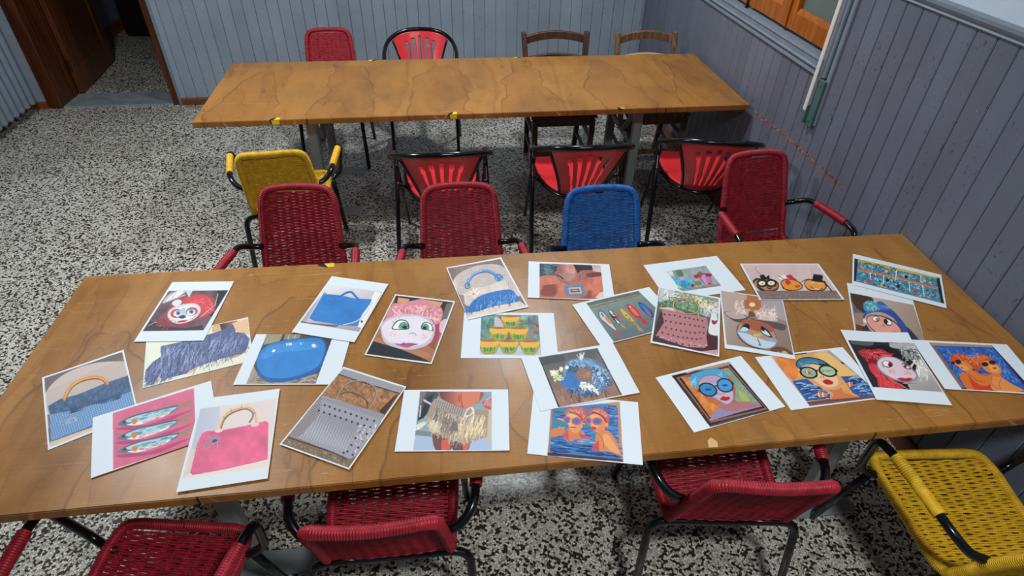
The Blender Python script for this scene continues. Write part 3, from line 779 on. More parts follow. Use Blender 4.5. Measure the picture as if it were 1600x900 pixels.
class Pic:
    def __init__(s, x, y):
        s.x = x; s.y = y; s.c = np.tile(hx('d9eafa'), (len(x), 1)); s.ids = np.arange(len(x)); s.clip = None
    def sel(s, x0, x1, y0, y1):
        k = (s.x >= x0) & (s.x <= x1) & (s.y >= y0) & (s.y <= y1)
        if s.clip is not None: k &= s.clip
        return np.nonzero(k)[0]
    def inside(s, P):
        X = [p[0] for p in P]; Y = [p[1] for p in P]; k = s.sel(min(X), max(X), min(Y), max(Y))
        return k[pin(s.x[k], s.y[k], P)]
    def seg(s, a, b, w, col):
        k = s.sel(min(a[0], b[0])-w, max(a[0], b[0])+w, min(a[1], b[1])-w, max(a[1], b[1])+w)
        if not len(k): return
        dx, dy = b[0]-a[0], b[1]-a[1]; L = dx*dx+dy*dy+1e-9
        t = np.clip(((s.x[k]-a[0])*dx+(s.y[k]-a[1])*dy)/L, 0, 1)
        d = np.hypot(s.x[k]-a[0]-t*dx, s.y[k]-a[1]-t*dy); s.c[k[d < w/2]] = col
    def run(s, txt):
        for ln in txt.strip().split('\n'):
            ln = ln.strip()
            if not ln or ln[0] == '#': continue
            f = ln.split(); op = f[0]; pts = [tuple(map(float, q.split(','))) for q in f if ',' in q]
            a = [q for q in f[1:] if ',' not in q]
            if op == 'P': s.c[s.inside(pts)] = hx(a[0])
            elif op == 'S': s.c[s.inside(crs(pts))] = hx(a[0])
            elif op == 'C':                      # clip everything that follows to a polygon ('C' alone: no clip)
                s.clip = None
                if pts:
                    k = s.inside(pts); s.clip = np.zeros(len(s.x), bool); s.clip[k] = True
                    if a: s.c[k] = hx(a[0])
            elif op in 'EO':                     # ellipse / ring: col cx cy rx ry ang [w]
                cx, cy, rx, ry, an = map(float, a[1:6]); R_ = max(rx, ry)+2
                k = s.sel(cx-R_, cx+R_, cy-R_, cy+R_); an = math.radians(an)
                dx = s.x[k]-cx; dy = s.y[k]-cy; u = dx*math.cos(an)+dy*math.sin(an); v = -dx*math.sin(an)+dy*math.cos(an)
                q = np.sqrt((u/rx)**2+(v/ry)**2)
                if op == 'E': s.c[k[q < 1]] = hx(a[0])
                else: s.c[k[np.abs(q-1)*min(rx, ry) < float(a[6])/2]] = hx(a[0])
            elif op in 'LQ':
                if op == 'Q': pts = crs(pts, False)
                for i in range(len(pts)-1): s.seg(pts[i], pts[i+1], float(a[1]), hx(a[0]))
            elif op == 'D':                      # dots: col r
                for p in pts:
                    k = s.sel(p[0]-40, p[0]+40, p[1]-40, p[1]+40); s.c[k[np.hypot(s.x[k]-p[0], s.y[k]-p[1]) < float(a[1])]] = hx(a[0])
            elif op == 'M':                      # mottle: amp scale
                k = s.inside(pts) if pts else s.sel(-1e9, 1e9, -1e9, 1e9)
                amp, sc = float(a[0]), float(a[1]); n = vnoise(s.x[k]+991, s.y[k]+77, sc)*.6+vnoise(s.x[k]+9, s.y[k]+500, sc/2.7)*.4
                s.c[k] *= (1+amp*(n-.5)*2)[:, None]
            elif op == 'B':                      # blend towards a colour by noise: col scale thresh
                k = s.inside(pts); n = vnoise(s.x[k]+31, s.y[k]+177, float(a[1])); n = np.clip((n-float(a[2]))*5, 0, 1)[:, None]
                s.c[k] = s.c[k]*(1-n)+hx(a[0])*n
            elif op == 'G':                      # linear gradient: colA colB from p0 to p1 inside the rest
                k = s.inside(pts[2:]); (x0, y0), (x1, y1) = pts[:2]; dx, dy = x1-x0, y1-y0
                t = np.clip(((s.x[k]-x0)*dx+(s.y[k]-y0)*dy)/(dx*dx+dy*dy), 0, 1)[:, None]; s.c[k] = hx(a[0])*(1-t)+hx(a[1])*t
            elif op == 'K':                      # knit: dark-colour, pitch along, pitch across, angle, amount
                k = s.inside(pts); pu, pv, an, am = map(float, a[1:5]); an = math.radians(an)
                u = s.x[k]*math.cos(an)+s.y[k]*math.sin(an); v = -s.x[k]*math.sin(an)+s.y[k]*math.cos(an)
                n = (.5+.5*np.sin(2*PI*u/pu+1.2*np.sin(2*PI*v/pv)))*(.55+.45*np.sin(2*PI*v/pv)); n = np.clip(n*am*2.3, 0, 1)[:, None]
                s.c[k] = s.c[k]*(1-n)+hx(a[0])*n
            elif op == 'F':                      # strokes: col count length angle spread width
                n, L, an, sp_, wd = int(a[1]), *map(float, a[2:6]); X = [p[0] for p in pts]; Y = [p[1] for p in pts]; c = hx(a[0])
                for _ in range(n):
                    for _t in range(20):
                        q = (RG.uniform(min(X), max(X)), RG.uniform(min(Y), max(Y)))
                        if pin(np.array([q[0]]), np.array([q[1]]), pts)[0]: break
                    t = math.radians(an+RG.uniform(-sp_, sp_)); l_ = L*RG.uniform(.6, 1.2)
                    s.seg(q, (q[0]+l_*math.cos(t), q[1]+l_*math.sin(t)), wd, np.clip(c*RG.uniform(.85, 1.15), 0, 1))
def homog(src, dst):
    A = []; b_ = []
    for (x, y), (u, v) in zip(src, dst):
        A += [[x, y, 1, 0, 0, 0, -u*x, -u*y], [0, 0, 0, x, y, 1, -v*x, -v*y]]; b_ += [u, v]
    return np.append(np.linalg.solve(np.array(A), np.array(b_)), 1).reshape(3, 3)
def unproj(px, z=.75):
    d = _r*((px[0]-800)/CF)-_u*((px[1]-450)/CF)+_f; t = (z-CZ)/d.z; return np.array([d.x*t, d.y*t])
PAPER = bpy.data.materials.new('printed_paper'); PAPER.use_nodes = True
_t = PAPER.node_tree; _a = _t.nodes.new('ShaderNodeVertexColor'); _a.layer_name = 'print'
_b = _t.nodes['Principled BSDF']; _t.links.new(_a.outputs[0], _b.inputs['Base Color']); _b.inputs['Roughness'].default_value = .55; _b.inputs['Specular IOR Level'].default_value = .3
WREF = None
def l2(c): return np.where(c <= .04045, c/12.92, ((c+.055)/1.055)**2.4)
def sheet(quad, org, sc, art, label, layer, curl=(0, 0, 0, 0), cell=.0016, wave=.0012):
    q = [(p[0]/sc+org[0], p[1]/sc+org[1]) for p in quad]
    Wc = np.array([unproj(p) for p in q]); c = Wc.mean(0)
    land = np.linalg.norm(Wc[1]-Wc[0])+np.linalg.norm(Wc[2]-Wc[3]) > np.linalg.norm(Wc[3]-Wc[0])+np.linalg.norm(Wc[2]-Wc[1])
    A, B = (.297, .21) if land else (.21, .297)
    R_ = np.array([(-A, B), (A, B), (A, -B), (-A, -B)])/2
    Mx = R_.T @ (Wc-c); ang = math.atan2(Mx[0, 1]-Mx[1, 0], Mx[0, 0]+Mx[1, 1])
    nu, nv = int(A/cell), int(B/cell); H = homog([(0, 0), (1, 0), (1, 1), (0, 1)], quad)
    SS = 2; us = (np.arange((nu+1)*SS)+.5)/SS-.5; vs_ = (np.arange((nv+1)*SS)+.5)/SS-.5
    U, V = np.meshgrid(np.clip(us/nu, 0, 1), np.clip(vs_/nv, 0, 1)); w_ = H[2, 0]*U+H[2, 1]*V+1
    X = (H[0, 0]*U+H[0, 1]*V+H[0, 2])/w_; Y = (H[1, 0]*U+H[1, 1]*V+H[1, 2])/w_
    pc = Pic(X.ravel(), Y.ravel()); pc.run(art)
    pc.c = pc.c*.90+.085*pc.c.mean(1, keepdims=True)+.012
    C = l2(np.clip(pc.c, 0, 1))/l2(hx('d9eafa'))*np.array([.74, .81, .86])
    C = C.reshape(nv+1, SS, nu+1, SS, 3).mean((1, 3))
    gu, gv = np.meshgrid(np.arange(nu+1)/nu, np.arange(nv+1)/nv)
    # a leaf that does not lie dead flat: soft waves, some lifted corners
    ph = layer*1.3+len(label)
    z = .0006+layer*.0021+wave*(1+np.sin(gu*4.2+ph)*np.cos(gv*3.1+ph*1.7))/2
    for (cu, cv), h in zip(((0, 0), (1, 0), (1, 1), (0, 1)), curl):
        d = np.hypot((gu-cu)*A, (gv-cv)*B); z = z+h*np.clip(1-d/.12, 0, 1)**2
    co = np.stack([(gu-.5)*A, (.5-gv)*B, z], -1).reshape(-1, 3)
    ii, jj = np.meshgrid(np.arange(nu), np.arange(nv)); b0 = (jj*(nu+1)+ii).ravel()
    F = np.stack([b0, b0+nu+1, b0+nu+2, b0+1], -1)
    me = bpy.data.meshes.new('printed_sheet'); me.vertices.add(len(co)); me.vertices.foreach_set('co', co.ravel())
    me.loops.add(F.size); me.loops.foreach_set('vertex_index', F.ravel()); me.polygons.add(len(F))
    me.polygons.foreach_set('loop_start', np.arange(0, F.size, 4)); me.polygons.foreach_set('use_smooth', np.ones(len(F), bool)); me.update(calc_edges=True)
    ca = me.color_attributes.new('print', 'FLOAT_COLOR', 'POINT'); ca.data.foreach_set('color', np.c_[C.reshape(-1, 3), np.ones(len(co))].astype(np.float32).ravel())
    o = mo('printed_sheet', me, PAPER); o.location = (c[0], c[1], .75); o.rotation_euler = (0, 0, ang)
    tag(o, label, 'print', 'printed sheets laid out on the front table'); return o
c1, c2_, c3, c4, c5, c6, c7, c8, c9 = ((190, 430), 5), ((50, 540), 4.186), ((260, 600), 5), ((360, 425), 4.865), ((430, 565), 5), ((560, 400), 5), ((600, 595), 7.2), ((710, 400), 5.296), ((810, 530), 4.39)
c10, c11, c12, c13, c14 = ((885, 395), 5.293), ((1110, 400), 5.457), ((1010, 535), 4.444), ((1310, 390), 6), ((1300, 510), 5.333)
def S_(q, c, art, label, layer, **k): return sheet(q, c[0], c[1], art, label, layer, **k)

# red-haired painted face
S_([(392, 55), (882, 55), (650, 522), (98, 525)], c1, """
C 66525e 365,125 838,125 648,440 165,443
M .25 60
P 2b2d3b 750,125 838,125 720,330 690,330 750,190
P 3b3540 165,443 220,360 330,400 500,420 640,400 648,440
S bfc0cc 318,222 360,160 430,128 500,128 450,170 390,200
F e6e8f0 26 70 -32 12 4 330,215 400,150 480,130 430,190
S 9a4a56 400,210 470,170 560,150 640,150 720,180 745,240 715,300 640,350 420,400 300,390 290,350 350,290
S d94350 470,225 500,180 600,160 690,180 722,245 690,310 630,330 610,260 545,228
F e8606a 30 45 20 40 5 500,180 690,190 700,300 620,300
F b03844 40 40 170 60 5 280,350 560,370 540,410 290,410
S 8a3c4a 275,372 320,340 370,370 470,390 560,365 540,405 400,412
S cfd6e2 362,330 372,280 430,245 520,226 590,232 622,275 600,325 540,365 460,385 400,372
S e2eaf4 378,330 390,285 440,258 520,238 580,246 606,280 585,320 530,350 460,362 405,350

E d6505c 428 304 46 36 -12
E d6505c 552 290 48 34 -10
E f2f4fa 440 304 32 24 -10
E f2f4fa 546 296 32 24 -10
E 4da6e6 443 300 20 19 0
E 4da6e6 547 290 20 19 0
E 123048 446 302 9 9 0
E 123048 550 292 9 9 0
S a9cfee 475,262 500,262 505,310 485,318 465,300
E 3e4a66 478 331 28 14 -8
E cc3344 478 366 40 8 -6
D 5a6a7a 4 372,345 392,360 420,372 600,305 580,330 555,345
S dfe3ea 392,225 415,200 455,195 470,215 450,240 415,245
P b8dcf0 500,128 555,126 528,178
L d2d2dc 4 757,150 735,240 620,335
L c8c8d2 3 210,400 270,370
""", 'sheet picturing a white painted face with red hair and blue eyes', 1)
# blue fringed shoulder piece
S_([(190, 518), (990, 328), (1029, 669), (167, 878)], c1, """
P e4ecd8 195,520 985,335 1018,668 175,868
P e8f0e0 196,524 300,500 308,640 240,690 196,700
G 3a3034 e8a060 760,380 930,360 700,400 900,355 920,400 880,450 780,440
P e9c29a 860,380 990,335 1000,470 900,450
P d9b294 700,400 760,390 776,440 700,455
S c9a58c 800,620 900,580 985,560 960,610 880,650 820,645
P e6c4aa 560,720 640,660 560,760 420,790 340,810 300,830 250,850 280,770
C 5a6c9c 300,560 440,530 700,460 790,430 870,390 890,450 960,455 1003,500 985,575 930,620 800,650 700,680 600,715 540,740 500,770 420,790 360,800 330,830 290,790 250,850 200,860 180,800 190,740 240,680 300,640
M .18 40
F 7f92c4 130 80 112 22 4 190,560 990,420 990,560 200,840
F 3b4a78 130 75 112 24 4 190,560 990,420 990,600 200,850
F a9b8e0 70 70 112 20 3 300,560 990,430 980,560 300,760
C
F 55669a 55 50 100 40 4 560,700 990,520 1000,600 560,740
F 55669a 40 50 110 40 4 190,790 420,760 400,800 200,840
""", 'partly covered sheet picturing a blue long-fringed crochet shoulder piece', 0)
# blue bag with wooden handle
S_([(60, 208), (597, 28), (710, 460), (107, 682)], c2_, """
C 6f6468 75,212 588,42 695,448 118,665
S c8bdb8 80,420 90,300 200,190 380,120 560,105 640,130 690,300 500,400 100,450
K a89c98 9 7 10 .35 80,300 600,80 690,300 90,430
P 3f618e 100,395 180,350 300,320 400,280 500,240 640,195 660,220 680,380 560,400 130,500
M .3 14 100,395 180,350 300,320 400,280 500,240 640,195 660,290 440,370 120,450
P 3a73b8 112,450 300,420 480,370 660,300 690,385 560,430 380,540 128,625
K 9cc6ee 16 11 -18 .8 112,450 300,420 480,370 660,300 690,385 560,430 380,540 128,625
B 274a78 60 .55 112,420 300,400 480,350 660,290 670,320 440,400 120,480
P d8c4b4 120,628 380,545 560,440 690,400 700,460 110,670
L 2c4a70 6 128,625 380,540 560,432
Q 9a5a22 24 210,350 232,300 270,255 340,222 410,212 460,222 492,252
Q dc9244 16 208,352 230,298 268,252 340,216 410,206 462,216 494,250
Q f0b468 5 212,340 240,285 290,240 360,215 430,212 480,235
O 9aa4b4 205 508 24 16 0 5
O b0b8c4 262 490 28 17 -10 5
O 9aa4b4 235 496 20 14 0 4
""", 'sheet picturing a blue knitted bag with a curved wooden handle, leftmost sheet', 0)
# three sardines
S_([(393, 475), (1172, 237), (1245, 582), (387, 872)], c2_, """
C d8668e 525,445 1060,285 1085,640 535,815
M .06 60
""" + "".join("""
S c23a78 %s
S 5b7890 %s
S a8d4e4 %s
S e8eef0 %s
F 4a98c8 12 40 -12 6 6 %s
F e88ab8 9 34 -12 8 7 %s
F 7fc8b0 6 30 -12 8 5 %s
Q 2e4858 4 %s
E 54687a %s
E 1c2830 %s
S d88438 %s
S 9a8a5c %s
""" % tuple(" ".join("%g,%g" % (x+dx, y+dy) if not isinstance(x, str) else x for x, y in pp) if pp[0][0] != 'e' else "%g %g %s" % (pp[0][1]+dx, pp[0][2]+dy, pp[0][3]) for pp in (
 [(545, 550), (600, 535), (760, 520), (900, 470), (1000, 440), (1060, 420), (960, 470), (840, 525), (700, 550), (600, 558)],
 [(558, 522), (600, 490), (680, 455), (800, 428), (900, 405), (970, 395), (950, 425), (880, 460), (780, 500), (680, 528), (600, 530)],
 [(600, 500), (690, 462), (800, 438), (900, 415), (950, 408), (900, 440), (790, 480), (680, 505)],
 [(620, 522), (680, 505), (790, 480), (900, 440), (880, 460), (780, 498), (690, 524)],
 [(650, 480), (900, 415), (900, 430), (660, 505)], [(690, 505), (850, 460), (850, 475), (700, 520)], [(700, 480), (900, 430), (880, 450), (700, 500)],
 [(600, 492), (680, 458), (800, 431), (900, 408), (965, 398)],
 [('e', 600, 505, '17 14 0')], [('e', 600, 505, '8 7 0')],
 [(650, 490), (680, 482), (690, 500), (670, 520), (655, 512)],
 [(950, 405), (1000, 380), (1060, 348), (1035, 378), (1010, 393), (1068, 402), (1010, 408), (960, 412)])) for dx, dy in ((0, 0), (0, 92), (8, 178))) + """
""", 'sheet picturing three sardines on a pink ground', 1)
# pink bag
S_([(268, 122), (892, 48), (800, 750), (82, 857)], c3, """
C e4d8dc 265,200 870,128 800,660 130,755
G b8c4dc e8e0e4 300,200 700,300 265,200 420,180 420,370 300,370 230,560 180,600
P e0cfc8 185,520 220,515 200,710 130,755
P ecdcd8 130,755 200,700 800,600 800,660
Q 8a6a5a 13 432,362 445,310 480,260 540,225 620,205 670,225 682,262 655,310
Q d8b48c 26 412,365 430,300 470,240 530,205 600,190 660,190 700,230 715,320
Q f0d4ac 12 408,362 424,300 465,236 525,200 600,184 665,186 706,228 720,315
L 8a6a4a 5 445,265 470,285
L 8a6a4a 5 505,205 515,230
L 8a6a4a 5 590,180 592,205
L 8a6a4a 5 700,235 680,245
C e04a80 280,395 320,375 420,372 600,340 740,305 780,298 805,320 800,600 700,625 450,680 210,722 190,700 225,560 240,480
K f48ab0 12 13 -8 .55 190,380 805,290 810,610 190,730
M .12 110
L c02c60 8 195,700 210,722 450,680 700,625 798,600
C
L f0c0c8 6 300,375 420,372 600,340 780,300
E f0d0d0 415 375 32 14 -10
E f0d0d0 700 330 32 14 -10
F 8a98a8 16 45 -60 90 4 365,440 400,440 400,470 365,470
F 8a98a8 16 45 150 90 4 365,440 400,440 400,470 365,470
E 2c4878 380 455 22 12 -20
O 9098a8 322 492 30 18 -20 5
""", 'sheet picturing a pink woven handbag with bamboo handles', 2, curl=(0, 0, 0, .001))
# blue handbag
S_([(768, 40), (1204, 103), (945, 543), (470, 465)], c4, """
C c9cdda 738,105 1160,165 978,465 535,392
G dfe2ea a8a0b0 800,120 900,460 738,105 1160,165 978,465 535,392
P a8a8b8 690,190 600,340 575,400 535,392 560,340
P e8ecf2 1100,160 1150,170 1000,440 960,420
P 6c6070 535,380 600,395 830,415 800,430 535,395
C 2f86de 705,175 820,185 960,215 1078,220 1060,260 1000,340 970,422 860,418 640,382 600,360 640,290
K 1e66b8 9 9 40 .35 590,170 1090,170 1090,430 590,430
M .08 100
O 2a70c0 752 226 46 34 0 6
C
Q 2a74cc 17 830,200 880,170 920,165 945,190 975,222
L 3a8ae0 7 705,180 715,165 728,178
Q dfe8f0 5 1075,240 1030,320 960,385 860,412
Q 8a98b0 2 1080,245 1036,325 965,392 862,418
D 5a3040 9 1000,388
""", 'sheet picturing a plain bright blue handbag', 2)
# glossy plain blue gourd (no face)
S_([(180, 472), (895, 528), (855, 825), (32, 852)], c4, """
C 4a4c50 283,472 785,520 715,825 160,842
P 9a9678 283,472 420,478 400,540 265,556
P 8a8a80 440,480 560,490 550,530 430,530
L c8c4b0 5 470,480 465,530
L c8c4b0 5 520,482 515,530
P 3c3c40 600,500 785,520 760,640 740,560 640,530
P a8988c 160,842 200,700 260,780 480,822 720,760 715,825
F 6c5c54 40 60 -10 20 5 170,790 700,790 700,825 170,835
S 1c5fae 228,700 235,620 300,560 420,535 560,528 690,530 745,575 752,650 720,740 620,790 470,822 330,815 255,770
S 2b84dc 232,690 240,622 305,565 420,541 560,534 685,537 735,580 740,650 705,720 600,770 460,795 330,785 260,740
S 3c94e8 260,640 320,580 440,556 580,552 680,560 700,600 560,610 400,620 300,660
M .07 70 228,500 750,500 750,820 228,820
F e8f4fc 9 14 75 8 5 440,555 580,552 580,560 440,562
E e8f4fc 362 604 14 9 -20
E e8f4fc 664 582 16 10 20
""", 'sheet picturing a glossy bright blue rounded gourd', 1)
# grey crochet bag
S_([(537, 52), (1025, 205), (583, 852), (33, 655)], c5, """
C a0724c 535,65 1010,212 578,838 50,650
P 9a9aa8 535,65 1010,212 975,255 500,112
L 2a2020 8 500,112 740,190 975,258
M .3 26 500,112 975,258 850,420 370,270
F c88c58 90 18 40 90 4 490,130 960,262 860,400 400,260
F 6c4428 70 16 100 90 3 490,130 960,262 860,400 400,260
P 4a2c22 940,270 965,262 855,425 810,395
P 7c6a58 100,600 520,740 640,760 578,838 50,650
F a89478 60 22 20 90 4 90,620 520,750 570,820 70,650
F 50443a 50 20 60 90 3 90,620 520,750 570,820 70,650
L 241c20 9 105,600 300,665 470,722 560,770
C 9a9eae 370,275 480,305 600,345 720,380 855,420 810,520 740,600 640,740 590,770 460,715 190,610 105,590 240,420
K 6a6e80 18 12 28 .35 300,270 860,400 840,460 360,310
K 50546a 21 500 26 .9 380,400 660,490 560,700 190,600
K c8ccd8 21 10 26 .5 380,400 660,490 560,700 190,600
K 70605c 17 17 60 .7 370,275 350,420 190,600 105,590 240,420
D 3a2c30 9 392,350 430,362 470,378 508,390 552,402 596,418 640,432 680,448 722,458 776,470
D 3a2c30 9 345,392 386,405 430,420 472,434 516,448 560,462 604,478 650,492 700,505 748,520
D 3a2c30 9 664,555 720,572 632,605 686,626 600,660 655,680 570,710 610,735 540,720
F e4e8f0 40 16 40 90 4 660,500 820,480 640,740 580,740
C
Q 6a6058 12 490,300 520,230 590,175 680,165 750,190 785,230 780,290 735,375
Q a89c90 6 488,298 520,226 590,171 680,161 752,186 790,230 784,290 738,375
Q 5a463a 10 510,265 560,252 620,258 690,290 725,330 720,372
""", 'sheet picturing a grey crochet bag with thin round handles', 2)
# pink curly hair face
S_([(285, 305), (757, 362), (578, 850), (47, 775)], c6, """
C a8704e 290,315 742,370 572,838 62,768
P 2c2224 290,315 742,370 680,520 640,400 500,340 400,370 270,400
P d8a070 310,330 400,345 380,370 300,370
P d8a070 520,350 660,370 640,400 520,380
P 6a6a60 690,380 735,375 650,620 650,500
P 20242e 120,660 330,730 480,790 575,835 62,768
P b87c58 130,640 330,700 560,760 575,800 480,790 330,730 115,668
P 8a5a3c 540,700 620,660 600,740
S b03a58 590,520 640,540 640,600 620,670 580,670 560,600
S d8889c 240,420 270,380 340,370 400,360 500,345 560,375 630,400 660,440 640,520 600,540 560,500 300,480 210,520
F f2b0bc 110 34 60 80 9 250,390 620,400 640,500 260,470
F c06a84 60 26 60 90 5 250,390 640,400 650,510 230,480
S dcb8d0 640,530 690,500 680,600 640,600
S c8c0d8 172,570 190,520 260,480 400,460 520,480 590,530 600,590 580,660 520,710 400,735 280,715 200,670
S e2e0f2 182,575 205,530 270,492 400,474 510,492 570,540 585,590 565,645 505,690 400,712 290,695 215,655
M .04 60 182,575 400,470 590,560 500,700 250,700
S 18202a 262,575 280,530 320,503 370,508 395,540 392,575 330,580
S f4f8fc 270,570 288,534 322,510 366,514 388,542 384,570 330,574
S 4aa890 312,565 325,530 360,520 388,540 386,568 350,574
S 18202a 340,565 355,548 376,552 374,572
S 18202a 490,575 500,535 530,520 570,540 588,590 540,585
S f4f8fc 496,576 506,540 532,526 568,546 578,586 540,580
S 4aa890 496,576 504,545 528,532 552,552 550,582 520,580
S 18202a 503,578 512,555 532,560 530,582
L 18202a 3 280,530 262,512
L 18202a 3 296,516 284,496
L 18202a 3 320,504 318,484
L 18202a 3 575,545 594,530
Q 3a2c34 4 398,615 420,606 445,612 452,625
S b85c84 285,690 330,688 355,678 375,684 400,680 440,686 465,695 430,705 380,720 330,708
L 7a3058 3 270,684 330,694 400,698 475,692
F f4b8c8 30 5 0 90 5 240,590 290,600 290,640 240,630
F f4b8c8 24 5 0 90 5 490,610 550,610 540,650 490,650
""", 'sheet picturing a white doll face with pink curly hair', 1)
# straw bag with blue handle and blue fringe
S_([(683, 92), (1112, 25), (1325, 403), (870, 497)], c6, """
C 857070 695,98 1105,38 1308,395 868,485
S d4cac8 745,210 790,140 900,90 1020,75 1120,95 1200,170 1250,260 1260,320 900,400 800,310
K a89c9c 15 11 0 .5 750,80 1200,80 1240,270 780,300
P e4d4c8 868,485 850,440 1260,360 1308,395
P a08078 790,300 830,310 850,440 868,485
P dcd4d0 810,310 1000,300 1180,270 1150,200 1040,230 960,250 900,265
S 2c78cc 905,350 1000,300 1180,270 1230,310 1260,350 1200,370 1080,390 960,430 870,442 880,390
F 1e5cae 80 34 100 40 5 900,340 1220,290 1240,350 900,420
F 5ca4ec 60 30 100 40 4 900,340 1220,290 1240,350 900,420
F 2c78cc 30 40 110 50 5 850,390 900,390 900,420 850,430
F f0e4d4 36 40 0 180 5 900,290 920,290 920,310 900,310
E d8b890 908 302 14 11 0
Q 2c6fae 24 858,232 868,190 905,150 960,130 1020,130 1065,155 1090,180
Q 58a8e4 15 856,228 866,186 902,146 960,125 1022,126 1068,150 1095,176
Q a8dcf8 5 862,210 876,176 910,144 965,124
O 2c6fae 858 238 20 20 0 10
S 3a84cc 1065,165 1100,150 1135,185 1100,208 1070,195
D 8ac8f4 6 1100,170 1080,190 1120,190 850,230
M .06 30
""", 'sheet picturing a pale straw bag with blue handle and blue fringe', 1)
# fringed skirt
S_([(222, 112), (1403, 102), (1418, 797), (112, 805)], c7, """
C 8fa8bc 402,130 1215,130 1215,790 322,792
P 4a5058 402,130 640,130 560,250 470,400 370,470
P 7c7478 402,130 480,130 400,300 385,300
P 26323c 480,200 560,150 500,330 440,430 380,450
L c8ccd4 22 450,230 520,270
L c8ccd4 14 408,290 398,410
P a8c0e4 322,792 345,620 540,640 580,792
P 7c8c90 350,560 540,590 540,640 345,620
P a8c4ec 740,790 780,660 1215,660 1215,790
P 88a4b8 1080,130 1215,130 1215,300 1060,260
P c8c0b0 1130,330 1215,320 1215,700 1140,700
S b05a48 600,140 620,125 1090,125 1085,230 1010,280 900,320 780,280 640,210
G 6a3c40 e07c60 620,200 860,200 620,131 860,131 870,300 780,275 640,210
P de7e62 870,131 1088,131 1070,240 1000,285 900,320 880,260
S b86050 830,190 855,170 862,230 840,250
S 7c4c50 540,600 640,560 760,650 740,792 580,792
P d8644c 640,680 740,660 745,720 735,792 640,792
S 6c5058 790,680 990,660 970,720 930,792 775,792
P d86c50 880,700 990,670 930,792 890,792
P c45a50 1100,250 1210,190 1210,340 1130,310
F e8a0a0 20 60 -40 20 6 1110,250 1200,200 1200,300 1120,300
C
C a89888 560,210 900,320 1000,330 1180,330 1160,640 900,720 800,690 640,640 620,580 540,590 470,470 500,330
F d8ccb8 90 130 105 12 8 560,290 880,400 1140,400 1120,520 850,560 560,420
F 6c6468 60 120 105 12 7 560,290 880,400 900,420 850,540 560,420
F 8c8078 50 120 100 12 6 650,350 1140,400 1130,560 650,520
F f0d4a8 60 120 105 14 7 860,420 1150,380 1150,560 850,600
P d0c8c0 560,215 640,215 900,320 880,425 700,350 560,260
K 4a4248 26 16 18 .9 560,215 640,215 900,320 880,425 700,350 560,260
C
F e0d4bc 70 80 115 16 5 500,420 620,470 640,600 560,560
F ccc0a8 40 90 100 14 5 640,560 1140,560 1120,620 800,680 640,600
F e8e4dc 40 60 150 16 6 380,510 450,450 480,480 400,560
Q e4dcd8 16 900,410 940,330 985,310 1010,345 960,400 905,405
Q f0ece8 14 990,320 1010,370 1000,440 985,480
""", 'sheet picturing a beige fringed crochet skirt on a bare waist', 1, curl=(0, 0, .001, 0))
# yellow cups
S_([(80, 485), (825, 478), (857, 842), (52, 832)], c8, """
C 6f8c78 218,500 690,497 708,822 202,805
P 5a9098 218,500 330,498 300,640 212,650
P 6a7c88 600,500 690,497 698,660 640,640 600,560
P 8ab0a0 540,505 610,500 600,560 560,560
M .35 30
F 3c7c50 40 20 90 90 5 230,520 320,520 310,650 225,650
F c8c850 30 16 90 90 5 250,530 390,500 560,510 560,580
P b8c8d4 202,805 208,740 700,740 708,822
P c8a04c 330,520 345,515 350,600 325,600
S c4bcd0 325,520 360,525 385,560 395,600 330,600
P 806060 390,600 450,600 470,690 400,700
D c86c2c 14 660,590 685,610
S 8c8484 590,620 640,620 640,690 580,690
""" + "".join("S c07824 %s\nS 9ab04c %s\nS f0b83c %s\nE a87038 %s\nF 4c9848 14 26 90 10 7 %s\nF 2c7850 7 26 90 10 4 %s\n" % (
  "%g,%g %g,%g %g,%g %g,%g %g,%g" % (x-68*k, y-26*k, x+68*k, y-26*k, x+50*k, y+50*k, x, y+60*k, x-50*k, y+50*k),
  "%g,%g %g,%g %g,%g %g,%g %g,%g" % (x-60*k, y-10*k, x+60*k, y-10*k, x+48*k, y+46*k, x, y+54*k, x-48*k, y+46*k),
  "%g,%g %g,%g %g,%g %g,%g %g,%g" % (x-68*k, y-34*k, x+68*k, y-34*k, x+60*k, y+4*k, x, y+14*k, x-60*k, y+4*k),
  "%g %g %g %g 0" % (x, y-36*k, 62*k, 8*k),
  "%g,%g %g,%g %g,%g %g,%g" % (x-46*k, y+6*k, x+46*k, y+6*k, x+40*k, y+22*k, x-40*k, y+22*k),
  "%g,%g %g,%g %g,%g %g,%g" % (x-46*k, y+6*k, x+46*k, y+6*k, x+40*k, y+22*k, x-40*k, y+22*k)) for x, y, k in ((455, 545, .95), (362, 640, 1.05), (520, 642, 1.05), (278, 740, 1.08), (440, 742, 1.02), (615, 745, 1.08))) + """
""", 'sheet picturing stacked yellow and green painted cups', 0)
